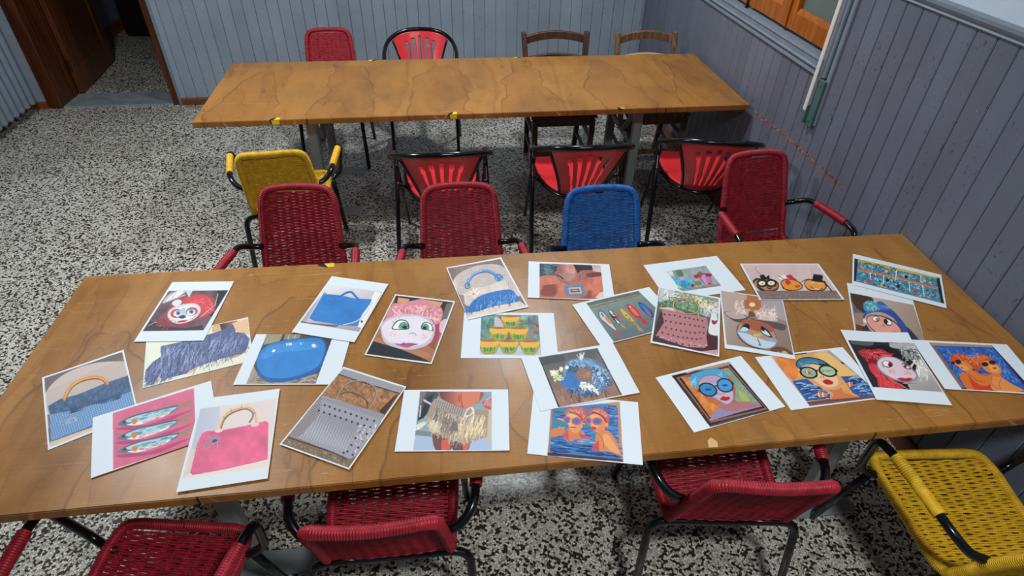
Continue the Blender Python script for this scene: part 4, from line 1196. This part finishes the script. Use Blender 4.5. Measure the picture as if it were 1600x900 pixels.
# necklace
S_([(610, 53), (1280, 72), (1330, 381), (610, 345)], c8, """
C b86450 697,70 1205,82 1238,368 702,348
P 30404c 697,70 850,74 830,150 700,180
F 50788a 30 40 0 40 6 700,80 820,80 800,150 705,160
P a87c78 850,74 990,78 1000,180 940,220 860,180
G 8a5858 d89080 850,130 930,130 850,74 985,78 990,150 860,150
P 241c24 970,76 1130,80 1140,120 1040,125 1010,150 990,110
P c8b0b8 1130,80 1205,82 1210,140 1140,130
S 6c2c28 700,190 760,165 850,160 900,200 850,190 770,195
S c87058 700,185 840,170 900,220 960,240 1060,200 1210,170 1235,300 1000,350 702,345
M .16 70
S 70343a 1090,150 1200,140 1215,170 1100,180
B 8a4038 60 .6 700,250 900,230 1230,250 1230,360 700,345
P e8c8c0 1160,355 1200,310 1232,300 1238,368
Q 4a6c88 8 822,150 850,190 900,225 940,240
Q 4a6c88 9 1030,135 1040,180 1030,215 1010,245
Q 8aa8bc 3 1034,135 1044,180 1034,215 1012,245
C 44648c 905,245 1050,240 1080,320 1065,335 918,338 905,300
K 88a8c8 9 9 0 .7 905,240 1080,240 1080,340 905,340
P a8bccc 938,268 1035,262 1050,315 945,320
P 8a4438 950,280 1022,275 1035,305 955,308
P d89070 965,286 1010,283 1015,296 968,298
""", 'sheet picturing a blue square pendant worn on a bare neck', 1)
# flower gourds
S_([(637, 107), (1247, 30), (1482, 305), (829, 400)], c10, """
C 98a6ac 832,155 1155,110 1280,272 950,320
P 889c94 832,155 905,140 960,200 1000,300 950,320
P 808890 940,300 1270,255 1280,272 950,320
P d0dce0 830,150 870,148 895,190 870,200
S 5c7c64 908,150 930,138 958,150 968,195 940,200 915,185
M .1 30
C
F 45b0e0 24 70 100 100 12 955,215 985,215 985,225 955,225
S 4ab4e4 895,225 940,215 965,225 935,255 905,262
S 3aa4da 975,225 1010,240 1035,270 1015,288 980,265
S 58bcea 965,225 1000,205 1045,230 1030,245 990,230
S 2c90c8 945,240 975,235 1000,290 970,290
S c8a0d8 935,205 960,198 978,215 960,225 940,220
D 8c2444 14 1044,270
D f0d060 9 940,285 920,275
D 2c6c50 6 950,270 1010,262
S 6c9048 1055,262 1075,235 1110,235 1120,262 1085,270
S 5a7c50 1085,170 1110,155 1130,175 1115,195
S 9c2048 1055,190 1110,175 1195,172 1200,195 1180,205 1080,212
P b878c0 1085,205 1190,195 1215,262 1150,268
P c890d0 1110,185 1150,180 1165,262 1140,262
L 8c2c70 4 1095,190 1150,262
L 8c2c70 4 1185,200 1205,262
S d83838 1095,185 1110,175 1125,190 1110,205
E e08828 1182 252 24 12 0
E 8c3018 1185 254 13 7 0
O 70808c 1130 122 12 7 0 3
""", 'sheet with small picture of two flower-painted gourds in wide white margins', 0)
# hanging fish
S_([(45, 435), (685, 290), (964, 600), (274, 776)], c10, """
C 6c8688 160,422 595,322 900,610 388,742
G 7c9890 5a7078 300,380 420,730 160,422 595,322 900,610 388,742
P 5c6c68 160,422 595,322 610,345 175,445
L a05c40 9 190,462 400,408 615,352
M .07 40
L 8c6c5c 2 258,455 270,490
L 8c6c5c 2 340,430 350,470
L 8c6c5c 2 425,425 440,455
L 8c6c5c 2 510,395 512,430
L 8c6c5c 2 585,370 600,415
S 4a5c6c 262,485 300,490 350,545 390,600 425,660 440,690 400,650 330,600 275,550
S c8ccd4 270,495 300,500 345,550 385,605 410,640 380,630 320,580 280,545
S e08838 310,530 345,545 375,585 355,590 325,560
D 3c7cb8 9 290,510 300,525
S b04c58 400,640 425,660 445,690 425,700 395,665
S 30343c 345,475 380,490 410,530 450,590 480,620 440,600 390,560 355,510
S e4e0e0 352,480 375,492 400,525 385,525 360,500
S c84c58 405,520 440,515 440,545 425,560
S f0f0ec 400,545 440,585 420,580
F 181820 6 12 0 20 4 360,490 400,500 440,580 380,540
S d89838 440,585 480,615 490,630 455,610
S a88838 438,462 480,480 530,520 570,570 600,615 550,590 490,550 450,510
S e0c050 446,470 480,488 525,530 555,570 520,555 480,525
F 8c3c20 8 14 20 20 4 480,500 540,560 520,560 470,520
S c89040 585,600 610,625 640,650 610,650 590,630
S c82c38 500,430 540,440 590,480 625,540 650,560 685,600 630,590 620,560 560,530 510,480
S f06850 520,450 560,470 600,520 580,525 540,490
D f4d0c8 7 525,450
S 243c88 595,415 640,430 690,470 715,500 720,540 680,520 620,470
S 3c70d0 605,425 650,445 700,500 670,490 625,455
S a850a8 640,470 690,500 710,530 680,515
""", 'sheet picturing five colourful painted fish hanging on strings', 1)
# pink crochet bag by green plants
S_([(762, 290), (1278, 372), (1258, 875), (685, 755)], c10, """
C 58605c 770,302 1260,382 1245,862 702,742
P c4ccd4 770,302 900,322 880,400 760,420
P 8a9890 900,322 1260,382 1250,560 900,460
F e8ecec 50 60 20 80 5 780,320 1240,390 1230,480 780,440
F 3c8c4c 70 50 30 70 7 770,370 1100,400 1130,490 770,460
F 68a870 40 40 60 80 5 770,360 1080,400 1080,490 770,450
F e8dc90 40 16 60 90 9 930,340 1250,400 1230,470 960,390
D f4d848 8 1000,355 1140,400 1100,440 950,340
F d8d4e0 50 36 30 80 5 1100,430 1250,430 1250,520 1100,510
P 482c34 702,742 735,600 770,500 1150,560 1180,700 1260,700 1245,862
P 4a2430 1160,690 1252,700 1245,862 1150,800
P c89ca8 1100,830 1240,815 1245,862
S dfe6ec 1170,640 1185,570 1200,500 1210,475 1240,480 1240,520 1262,600 1255,690 1180,680
P c8d4e0 1200,490 1240,495 1240,510 1200,505
S a02c38 1200,560 1225,570 1250,560 1240,590 1215,600 1200,585
S d8c8c4 765,470 860,465 960,500 1000,520 900,500 790,480
C c48890 785,475 900,495 1010,515 1160,545 1165,620 1150,700 1160,780 1130,800 980,790 800,730 730,700 760,650 800,590 790,540
K 9c6068 10 9 20 .6 720,460 1170,540 1170,810 720,730
D 5c2830 8 805,522 845,525 888,530 932,538 975,545 1010,550 1048,558 1080,562 1120,570
D 5c2830 8 815,575 855,582 898,590 935,596 972,600 1015,605 1055,612 1090,618 1130,625
D 5c2830 8 815,630 860,640 900,648 938,655 980,662 1015,670 1055,672 1092,668 1130,672
D 5c2830 8 785,672 832,686 875,696 915,706 955,714 990,716 1030,722 1068,725 1105,720
D 5c2830 8 750,705 795,728 850,740 900,755 950,768 1005,778 1050,780 1100,790
F dca0a8 40 18 90 90 5 740,690 1150,770 1140,795 750,715
C
O 6c2c28 985 452 108 62 8 12
O e4b090 985 452 108 62 8 5
Q 4a3030 5 920,410 980,400 1010,440 990,470
""", 'sheet picturing a dusty pink crochet bag with green plants behind', 2)
# three gourd faces
S_([(252, 80), (918, 75), (1133, 380), (418, 382)], c11, """
C d4bcc0 272,85 905,83 1110,375 430,378
M .05 120
P 84706c 385,303 1065,305 1110,375 430,378
F 5c4c48 80 12 0 90 3 390,310 1065,310 1100,375 430,375
F a8948c 60 10 0 90 3 390,310 1065,310 1100,375 430,375
Q 2c2020 3 390,105 380,125 420,165 430,185
S 2c2424 360,225 390,200 440,205 500,200 560,225 580,260 560,300 480,305 420,300 380,260
S b87c40 372,240 400,215 500,215 555,240 570,262 545,292 470,300 430,280 385,262
O 16141c 437 242 40 26 0 13
O 16141c 515 242 42 26 0 13
E f0e8d8 437 242 26 17 0
E f0e8d8 515 240 26 17 0
D 2a1c14 6 440,245 512,240
S 16141c 470,270 500,292 525,272 500,280
S 16141c 420,180 450,170 470,190 495,175 500,195 470,212 430,205
S e8ece8 565,170 590,185 625,170 640,200 590,208
L 2c2c30 5 570,178 620,205
S 50301c 595,230 640,205 720,215 775,250 770,290 700,305 640,300 605,270
S f0922c 602,235 645,212 718,222 765,252 762,285 700,298 640,290 612,265
E d02c34 655 234 24 20 20
S d02430 640,180 680,172 705,195 735,215 700,212 660,200
E b84818 735 268 24 10 -5
L 301c20 6 598,250 615,290
Q 302424 6 770,232 800,215 840,205
S 50301c 790,250 810,215 880,210 960,225 985,260 965,300 880,310 820,295
S e89c3c 797,250 818,220 880,216 950,232 972,262 955,292 880,300 828,288
E 181418 908 222 70 10 8
P 181418 872,165 945,172 955,185 945,228 862,212
P 282430 872,165 945,172 940,182 872,176
Q 181418 7 845,270 870,285 910,292 945,285
P f8f0e0 860,280 910,290 940,284 905,298
L fae8c8 5 850,242 880,236
L fae8c8 5 910,242 935,250
L 181418 10 960,235 1000,275 1025,310
Q c09070 3 850,115 862,150 855,170
""", 'sheet picturing three orange gourds with funny faces, one in a top hat', 2)
# mirror doll with brown hat
S_([(88, 312), (612, 385), (713, 866), (120, 780)], c11, """
C a8968e 98,318 608,390 698,832 135,748
G b8a8a0 8c7870 200,350 500,800 98,318 608,390 698,832 135,748
P b8a4a0 98,318 320,350 300,460 110,480
P a8a0a8 430,370 608,390 640,560 440,500
P 101018 135,748 170,752 300,785 135,765
S 6c4a2c 500,790 560,765 640,780 695,832 560,825
F d8b87c 10 50 20 10 5 560,795 620,800 620,815 560,810
P bc6c3c 318,350 400,362 400,390 432,395 435,475 390,480 330,478 290,455 290,388 318,388
L 8c4c24 4 318,350 320,478
L 8c4c24 4 400,365 395,475
E e8dcc4 358 428 25 17 0
S 50484c 120,490 200,480 320,475 340,520 300,555 230,570 170,540
S b8aaa4 130,490 220,478 330,462 340,500 300,535 220,545 160,525
S 5a5054 330,540 400,550 520,565 630,590 620,635 540,620 450,580
S cdb8b4 380,470 430,490 500,510 570,550 540,560 440,550 390,530
F e8ccc4 60 26 40 90 6 200,400 260,410 300,500 230,490
F ecd0c8 80 26 20 90 6 390,480 480,450 540,460 560,540 400,530
S 7c4a2c 325,520 335,480 370,490 385,520 360,530
Q 6c5038 6 290,515 330,535 380,540 410,520
E 4a3028 388 668 172 112 18
E c4886c 390 666 165 105 18
E a85c40 400 600 140 42 14
C
S 86a8d0 225,640 300,650 420,700 540,700 560,720 520,770 440,782 350,760 270,710
S c0d4ea 235,655 330,670 450,715 550,735 500,775 420,775 320,740
S 20242e 250,640 270,600 305,580 335,600 320,640 280,650
S b8dcf4 252,640 275,610 300,612 325,630 300,645
S 101820 300,588 330,590 328,615 305,610
S 20242e 425,610 450,610 490,640 520,690 470,680 430,650
S b8e4f8 430,622 460,630 505,678 470,672 438,650
S 101820 425,608 448,606 460,640 435,636
E b08c50 388 672 42 22 10
F d8c088 30 18 0 90 4 360,660 420,665 420,685 360,680
Q 20242e 7 398,705 412,735 420,752
L 20242e 5 402,752 425,756
""", 'sheet picturing a round mirror face under a brown felt hat', 1)
# portrait with blue round glasses
S_([(60, 245), (655, 97), (963, 447), (333, 627)], c12, """
C 3a2420 172,232 575,138 858,475 445,590
P b8907c 200,226 575,140 585,150 560,170 340,200 215,240
P 1c1018 175,232 270,212 290,225 200,250
P 8a6454 205,245 570,158 840,465 450,560
P 2c181c 225,252 565,168 825,455 452,545
P c8602c 285,245 560,178 805,445 455,535
P d8823c 240,245 300,238 350,320 420,400 500,450 455,535 340,380
M .18 26 225,245 560,170 820,455 450,545
P 80a08c 530,190 570,180 790,430 700,425 620,410 620,330 600,270
M .12 20 530,190 570,180 790,430 620,410 600,270
S b0b858 640,330 680,360 720,410 660,400
S 38a4dc 300,250 340,215 430,190 510,188 555,225 560,270 480,300 380,300 330,310
F 70c8f0 30 40 120 40 5 310,240 540,200 540,260 330,290
P 8c86b8 460,500 540,450 640,420 760,420 800,445 455,535
P b07078 500,440 600,420 700,415 795,440 600,480 500,500
P 9088b4 440,540 500,455 560,480 700,470 450,545
S 8a7890 358,290 370,250 420,225 500,230 550,270 600,320 615,380 600,420 560,440 510,420 440,380 380,340
S c4b0cc 368,295 380,258 425,235 495,240 540,275 590,325 603,380 590,412 560,430 520,412 450,372 390,335
S b0a0c4 380,260 430,236 500,245 520,280 450,290 390,290
E 2c88d0 428 330 58 40 18
E 3c9ae0 545 300 52 42 18
O 14243c 428 330 62 42 18 9
O 14243c 547 300 56 44 18 9
L 14243c 8 480,305 500,300
L 14243c 8 358,338 372,345
L 14243c 8 598,280 608,292
S 284888 405,330 430,320 455,330 430,338
S 284888 525,300 548,292 568,300 545,308
Q 80587c 4 500,325 495,355 520,362 545,352
S c8202c 512,395 535,375 552,380 575,378 582,392 560,408 530,405
L 801828 3 515,394 550,390 580,390
P 504858 445,590 455,575 640,520 858,470 858,475
D c02018 6 380,480 390,500
""", 'sheet picturing a framed painted woman in big blue glasses', 0)
# portrait with round glasses, blue cap and fishes; the right lens reads BE HAPPY
S_([(780, 115), (1368, 22), (1582, 385), (1043, 477)], c12, """
C e8a858 888,110 1278,48 1570,380 1150,450
P c4aca0 888,110 1278,48 1290,62 1000,100 930,112 905,120
P 3a2430 985,92 1130,70 1130,80 990,102
P b8a098 1278,48 1310,80 1580,370 1540,370 1262,68
P 302028 1345,140 1372,150 1370,160 1350,155
P c8b0a0 888,110 905,112 1160,430 1150,450
P e8843c 905,115 1050,95 1080,230 1060,290 1010,260
M .12 50
P ecc070 1180,80 1262,68 1440,240 1340,250
P 2c58a8 1040,290 1130,270 1200,330 1270,370 1265,400 1130,420
P 2c58a8 1340,250 1450,245 1555,365 1440,385 1400,360
F 88b8e8 50 40 -8 14 4 1050,290 1180,320 1250,395 1130,410
F 88b8e8 50 40 -8 14 4 1345,255 1440,250 1530,355 1430,375
F 102c60 40 40 -8 14 4 1050,290 1180,320 1250,395 1130,410
F 102c60 40 40 -8 14 4 1345,255 1440,250 1530,355 1430,375
P 6c4848 1130,425 1275,400 1570,368 1580,385 1150,452
P 8a6058 1150,440 1570,378 1572,384 1150,452
P d87848 1240,330 1330,310 1350,360 1440,385 1270,405 1290,370
S e0a070 1085,195 1130,165 1200,160 1290,190 1330,250 1340,310 1310,340 1250,340 1190,310 1130,250
S f0c498 1095,200 1140,172 1200,168 1280,195 1315,250 1320,300 1290,325 1250,325 1200,300 1140,240
S 24323c 1058,175 1065,135 1100,112 1150,108 1220,125 1275,165 1290,195 1240,180 1170,162 1110,172 1088,200
S 3078a8 1064,172 1075,138 1105,120 1150,116 1210,130 1250,158 1180,156 1120,162 1086,190
F 60a8c8 16 30 20 20 4 1075,150 1180,130 1180,150 1080,180
E 8fb8a0 1142 226 48 34 18
E a8c8a4 1262 212 48 34 18
O 121820 1142 226 54 37 18 10
O 121820 1262 212 54 37 18 10
L 121820 9 1192,210 1210,205
L 121820 8 1085,222 1098,240
L 121820 8 1312,200 1322,214
S e05838 1112,225 1135,210 1160,230 1140,238
S e8e8e0 1125,212 1130,232 1136,232 1132,212
D d87838 7 1162,240
L 183820 1.7 1226,209 1226,219
Q 183820 1.6 1226,209 1231,210 1227,214 1232,217 1226,219
L 183820 1.7 1241,208 1235,208 1235,218 1241,218
L 183820 1.6 1235,213 1240,213
L 183820 1.7 1249,207 1249,217
L 183820 1.7 1256,207 1256,217
L 183820 1.6 1249,212 1256,212
L 183820 1.7 1259,217 1263,207 1267,217
L 183820 1.5 1261,214 1265,214
L 183820 1.7 1270,217 1270,207 1275,208 1275,212 1270,212
L 183820 1.7 1279,217 1279,207 1284,208 1284,212 1279,212
L 183820 1.7 1288,207 1291,212 1294,207
L 183820 1.7 1291,212 1291,217
S c8202c 1228,290 1240,275 1260,272 1290,290 1285,305 1250,308
L 801820 3 1230,290 1285,292
D 6a3020 4 1218,258 1232,256
S e87050 1185,375 1210,360 1240,365 1252,385 1215,392
L f8f0e8 5 1200,365 1205,390
L f8f0e8 5 1225,362 1228,390
S e87050 1368,300 1390,288 1408,305 1390,322 1375,318
L f8f0e8 4 1385,290 1388,318
""", 'sheet picturing a painted woman in swim cap, round glasses reading BE HAPPY', 0, cell=.0011)
# page of small colourful panels
S_([(135, 50), (962, 245), (1003, 552), (128, 330)], c13, """
C 3a8cb0 150,92 945,272 980,510 145,300
P 1c2434 150,92 182,100 165,302 145,300
P 1c1c24 915,285 945,272 980,510 950,495
P d8b838 185,105 915,265 915,280 183,130
F 2c2c18 50 16 15 60 5 190,112 540,190 540,210 190,135
C 3a8cb0 183,132 915,282 950,495 163,300
""" + "".join("F %s 40 %d 14 60 %d 180,130 910,280 945,490 165,300\n" % (c, l, w) for c, l, w in (('102838', 18, 6), ('c8e4f0', 20, 6), ('c83838', 12, 6), ('d8c040', 12, 5), ('2c5ca8', 22, 7), ('4c8c50', 16, 6), ('9cd0e4', 18, 6), ('181c28', 14, 7), ('70b8d8', 20, 6), ('e8f0f4', 12, 4))) + """
L e06048 13 180,190 540,265 920,368
L c8b040 5 180,200 540,276 920,378
L d04838 8 165,300 560,400 950,498
L e8f0f0 7 300,222 295,290
L e8f0f0 7 420,250 415,320
L e8f0f0 7 545,170 530,290
L e8f0f0 7 655,310 662,400
L e8f0f0 7 780,345 795,440
L e8f0f0 7 765,250 768,310
D 181c28 15 455,295 630,265 555,350
D d82c44 17 285,300 710,395
D e0c838 15 445,212 800,300
D d8a838 13 400,345 250,320
C
""", 'sheet with a strip of small bright comic panels, farthest right corner', 1)
# doll with blue hat
S_([(93, 348), (708, 485), (801, 880), (150, 792)], c13, """
C b8a094 122,435 715,552 800,860 700,880 160,800
G c0ac9c 98847c 400,480 760,800 122,435 715,552 800,860 700,880 160,800
S 4a3024 122,435 320,475 360,520 260,600 200,640 150,560
P 5a6070 135,500 180,560 250,600 240,700 160,690
P a07c6c 160,600 240,600 240,700 155,690
P 6c3424 160,690 260,710 380,780 340,790 160,770
P 34303c 225,740 270,690 300,730 260,765
S 2c3850 600,700 660,720 740,800 790,860 700,880 620,800
S e4e0e0 600,745 640,745 655,765 620,775
S e4e0e0 240,655 270,655 275,680 250,675
S 2a4ca8 245,640 270,590 340,570 430,540 490,560 560,610 630,690 650,750 600,750 540,650 420,600 300,610 262,640
S 3a64c8 270,600 340,580 430,560 480,570 400,590 300,605
S 3c5cb8 330,560 380,520 450,525 505,580 440,585
F 5c88d8 30 40 15 15 4 350,540 450,540 500,575 380,570
S 3c98c0 255,560 262,525 300,510 350,510 395,530 405,570 370,588 310,590 270,585
F 90dce0 40 22 0 90 5 270,525 380,520 395,570 280,580
F 2c6c98 20 22 0 90 4 270,525 380,520 395,570 280,580
S 603c40 275,660 300,622 380,618 480,640 570,690 605,750 560,790 450,795 360,755 300,710
S e89c8c 282,662 305,630 380,626 475,648 560,695 592,750 550,780 450,784 365,748 305,705
S d88090 470,760 540,740 580,760 540,785 460,785
E 1c1c24 372 650 34 24 5
E f4f4f4 370 650 28 18 5
E 70787c 382 655 12 12 0
E 1c1c24 482 675 40 26 20
E f0f4f8 484 675 32 18 20
E 1c2430 465 672 18 17 10
Q 7c4c48 4 415,708 440,700 458,712
S b83038 385,765 420,748 460,755 495,772 460,785 410,780
""", 'sheet picturing a rosy doll face in a blue knitted hat', 0)
# red-haired doll
S_([(65, 40), (622, 70), (988, 665), (365, 622)], c14, """
C 24242c 130,130 670,155 910,555 335,520
P 545860 150,132 350,140 330,180 160,160
P b0b0b0 470,150 670,155 720,230 560,200 480,190
P b4b0b4 720,230 800,350 910,555 620,535 560,500 700,420
G c0c0c0 9c989c 750,350 780,540 740,280 910,555 620,535 690,450
S 18141c 280,190 400,170 500,190 560,240 640,280 720,380 700,400 600,330 500,270 380,280 320,320
F c8ccd0 70 40 60 90 6 560,190 660,170 720,260 620,280
F 8c9094 40 36 60 90 6 560,190 660,170 720,260 620,280
F d8dcdc 50 60 70 50 8 660,290 740,280 800,400 730,420
F 383c40 20 40 60 80 5 580,200 680,190 720,280 620,280
S b82430 215,230 260,205 330,210 400,200 470,235 510,240 480,265 400,280 340,300 270,280
S d8303c 300,330 350,310 370,360 400,430 480,480 560,500 590,530 400,525 370,450 320,390
F f0505c 70 45 40 70 9 225,230 420,220 440,260 260,270
F e04048 70 50 60 50 9 320,330 370,330 560,500 400,515
F 7c1420 40 40 50 60 6 230,240 400,230 400,270 320,330
S 8c8494 368,320 390,280 440,262 520,270 600,310 670,370 710,420 690,460 620,480 520,465 430,420 380,370
S dccbdc 375,322 396,288 442,270 518,278 594,318 658,374 694,420 676,450 618,468 522,454 440,412 390,366
E 1c1820 458 328 44 28 12
E f4f0f4 455 326 36 22 12
E 8c2838 478 330 18 20 0
E 181018 482 336 9 10 0
S 1c1820 575,320 620,330 650,370 600,362
S f0ecf0 582,328 620,338 640,362 606,358
E 8c2838 605 345 14 14 10
L 1c1820 4 420,315 404,322
L 1c1820 4 412,335 430,358
L f0f0f4 5 640,350 700,290
F f0a0a8 40 5 0 90 6 450,370 520,380 520,410 460,400
F f0a0a8 40 5 0 90 6 590,385 670,385 660,420 600,415
S c02030 535,450 570,440 600,445 640,440 665,450 630,470 590,470 560,462
L 701018 3 535,450 600,455 665,450
P 181820 560,490 700,490 620,485 640,540 600,520
""", 'sheet picturing a pale doll face with red feathers and dark hair', 2, curl=(0, .006, 0, 0))
# twins in orange
S_([(665, 118), (1445, 155), (1811, 580), (930, 525)], c14, """
C 2c5cc0 805,140 1320,162 1690,560 1070,528
F 5c98e8 120 50 60 70 5 850,170 1320,180 1560,460 1050,420
F 1c3c90 100 50 30 80 5 850,170 1320,180 1560,460 1050,500
P b08c74 805,140 1320,162 1330,180 840,165
P 8c6c4c 805,140 845,168 1080,500 1070,528
P 28202c 1320,162 1370,205 1690,560 1650,560 1340,190
P 34202c 1070,528 1085,515 1300,528 1600,548 1690,560
S c8501c 975,280 990,245 1040,230 1110,245 1160,270 1200,240 1270,245 1340,290 1330,310 1240,330 1200,380 1160,350 1060,290 1000,310
F f07c50 90 14 0 90 6 990,245 1110,250 1260,250 1320,290 1200,340 1080,290
S e8843c 1000,310 1060,290 1120,310 1160,350 1140,380 1090,375 1050,340
S f0a058 1040,330 1100,330 1130,360 1090,372
S e8883c 1230,300 1290,290 1350,310 1390,350 1395,400 1340,400 1280,380 1240,340
S f0a860 1290,330 1350,330 1380,370 1330,385
P e8782c 1110,380 1180,370 1220,400 1300,400 1390,400 1400,440 1590,545 1200,530 1100,460
S e07028 1050,410 1080,390 1130,400 1150,450 1180,530 1110,525
S d83c1c 1120,400 1150,440 1220,490 1280,500 1310,480 1320,535 1180,530
S f09048 1320,430 1400,430 1480,480 1590,545 1340,538
Q 8c3c18 4 1150,360 1200,390 1260,410 1310,400
Q 8c3c18 4 1130,400 1190,450 1260,470
Q 8c3c18 4 1320,430 1325,490 1380,530
Q 8c3c18 4 1400,440 1380,490 1400,530
P 2c58b8 1215,360 1240,350 1290,400 1240,395
E 3a1820 1042 300 26 18 15
E 3a1820 998 310 16 14 0
E 3a1820 1262 320 30 18 10
E 3a1820 1325 305 30 18 10
L 181420 5 1160,358 1232,385
S c02818 1060,345 1080,345 1078,356
S c02818 1325,350 1345,345 1362,352 1345,362
""", 'sheet picturing two orange-capped women in dark glasses on blue', 1)
# blue wreath
S_([(18, 135), (648, 29), (830, 375), (155, 497)], c9, """
C 8c6c60 135,130 538,65 708,390 275,472
G 585c64 a07868 300,110 400,400 135,130 538,65 708,390 275,472
M .12 50
F 6c5048 40 60 75 6 3 240,340 640,330 690,390 280,450
P 2c2830 135,130 142,128 285,470 275,472
P 302c34 530,66 540,65 708,388 698,390
P 484c58 150,135 300,110 320,150 170,185
""" + "O 5c86b8 450 262 130 98 8 62\n" + """
F 4878b0 120 26 60 90 8 330,170 560,150 640,260 600,370 360,370 290,270 360,190
O 4878b0 450 262 122 92 8 44
O 6c9cd4 450 262 140 104 8 16
F 3c5c80 80 22 60 90 6 310,190 400,150 420,220 370,230
F 90c0f0 60 20 60 90 8 500,180 600,220 610,320 520,300
F a8c8ec 60 18 60 90 7 520,180 620,230 600,320 500,300
F 90b0d8 46 22 60 90 6 340,150 500,140 500,190 350,200
F 284468 60 18 60 90 6 330,330 560,340 540,400 360,390
F 2c5084 50 18 60 90 6 500,180 600,220 620,330 520,310
E 9c7060 448 248 56 38 8
F b08878 20 20 20 60 5 420,240 480,240 480,260 420,260
S 3478cc 285,300 340,245 370,240 420,300 410,330 360,345 310,330
Q 2c60a8 4 350,250 385,290 370,320
F dce8b0 26 16 60 90 9 215,220 290,215 280,260 225,250
D f0f4f0 13 292,208 330,200 240,235
F c8d8a0 22 16 60 90 8 240,250 300,245 290,290 245,290
D dce8f4 13 435,310 490,335 520,355 455,330
F e8f0f8 40 18 60 90 7 420,300 500,310 550,380 440,350
D d8e4a0 8 430,322 520,350
F d0e0f0 20 26 -80 40 5 410,130 440,115 440,150 410,150
""", 'sheet picturing a blue flower wreath on a wooden door', 1)
# twins in water
S_([(98, 377), (828, 432), (853, 865), (57, 777)], c9, """
C 4080b8 215,485 695,430 712,842 190,790
F 4c98d8 70 70 4 10 12 220,480 690,440 690,760 200,740
F 3ca070 40 60 4 12 9 220,480 690,440 690,760 200,740
F 8c68b0 30 60 4 12 8 220,480 690,440 690,760 200,740
F 3058b0 50 60 4 12 10 220,480 690,440 690,760 200,740
F e8a070 16 40 4 12 7 220,480 690,440 690,760 200,740
P c88c68 530,432 695,430 712,842 690,820 680,460 560,445
P b87c5c 215,485 225,487 205,780 190,790
P 402848 190,770 400,790 712,825 712,842 190,790
F 2c60b8 40 80 4 8 9 205,690 690,740 690,810 200,760
F 182c60 24 70 6 8 7 205,700 690,750 690,815 200,770
S d88050 215,625 260,612 305,620 290,655 220,665
P d88050 290,660 340,600 410,600 430,660 500,685 400,680 330,700
P d85048 290,660 330,620 335,700
P d85048 400,640 500,685 420,682
S d0605c 305,520 320,490 370,472 430,478 460,520 460,570 430,560 400,520 340,505
F f08c88 40 10 0 90 5 320,490 420,485 450,550 410,520
S e89868 315,530 345,508 395,525 425,560 430,600 400,640 360,640 335,600
S f0b480 320,540 345,518 385,530 380,600 350,620 335,590
Q 503040 5 345,508 400,525 430,560
L e05048 10 300,545 345,548
E 3c70c8 388 566 26 18 0
O e05848 388 566 32 22 0 8
E 3c70c8 325 556 16 16 0
O e05848 325 556 20 20 0 7
L e05848 14 420,562 460,560
L c03840 8 345,606 380,606
S d0605c 470,510 500,480 550,476 600,505 620,545 600,590 570,530 520,505 480,520
F f08c88 40 10 0 90 5 490,490 570,490 610,540 580,530
S e89060 480,530 520,512 570,535 590,580 580,625 530,640 490,610 482,570
S f0b07c 485,535 520,520 555,545 540,600 505,610
Q 3c2438 7 500,505 560,525 600,580 590,610
E 3c70c8 532 566 28 18 0
O e05848 532 566 33 22 0 8
E 3c70c8 472 562 16 16 0
O e05848 472 562 20 20 0 7
S c82c3c 488,605 520,605 525,618 500,622
S e08850 530,640 590,625 640,660 680,740 690,790 600,770 540,760 520,700
S f0a468 580,650 620,670 660,730 690,790 620,760 570,700
P d84840 495,740 540,690 545,760 500,760
Q a04c30 4 540,650 570,690 575,750
E f0a060 597 590 12 16 0
""", 'sheet picturing two painted women bathing in red caps and blue glasses', 0, curl=(0, 0, 0, .001))
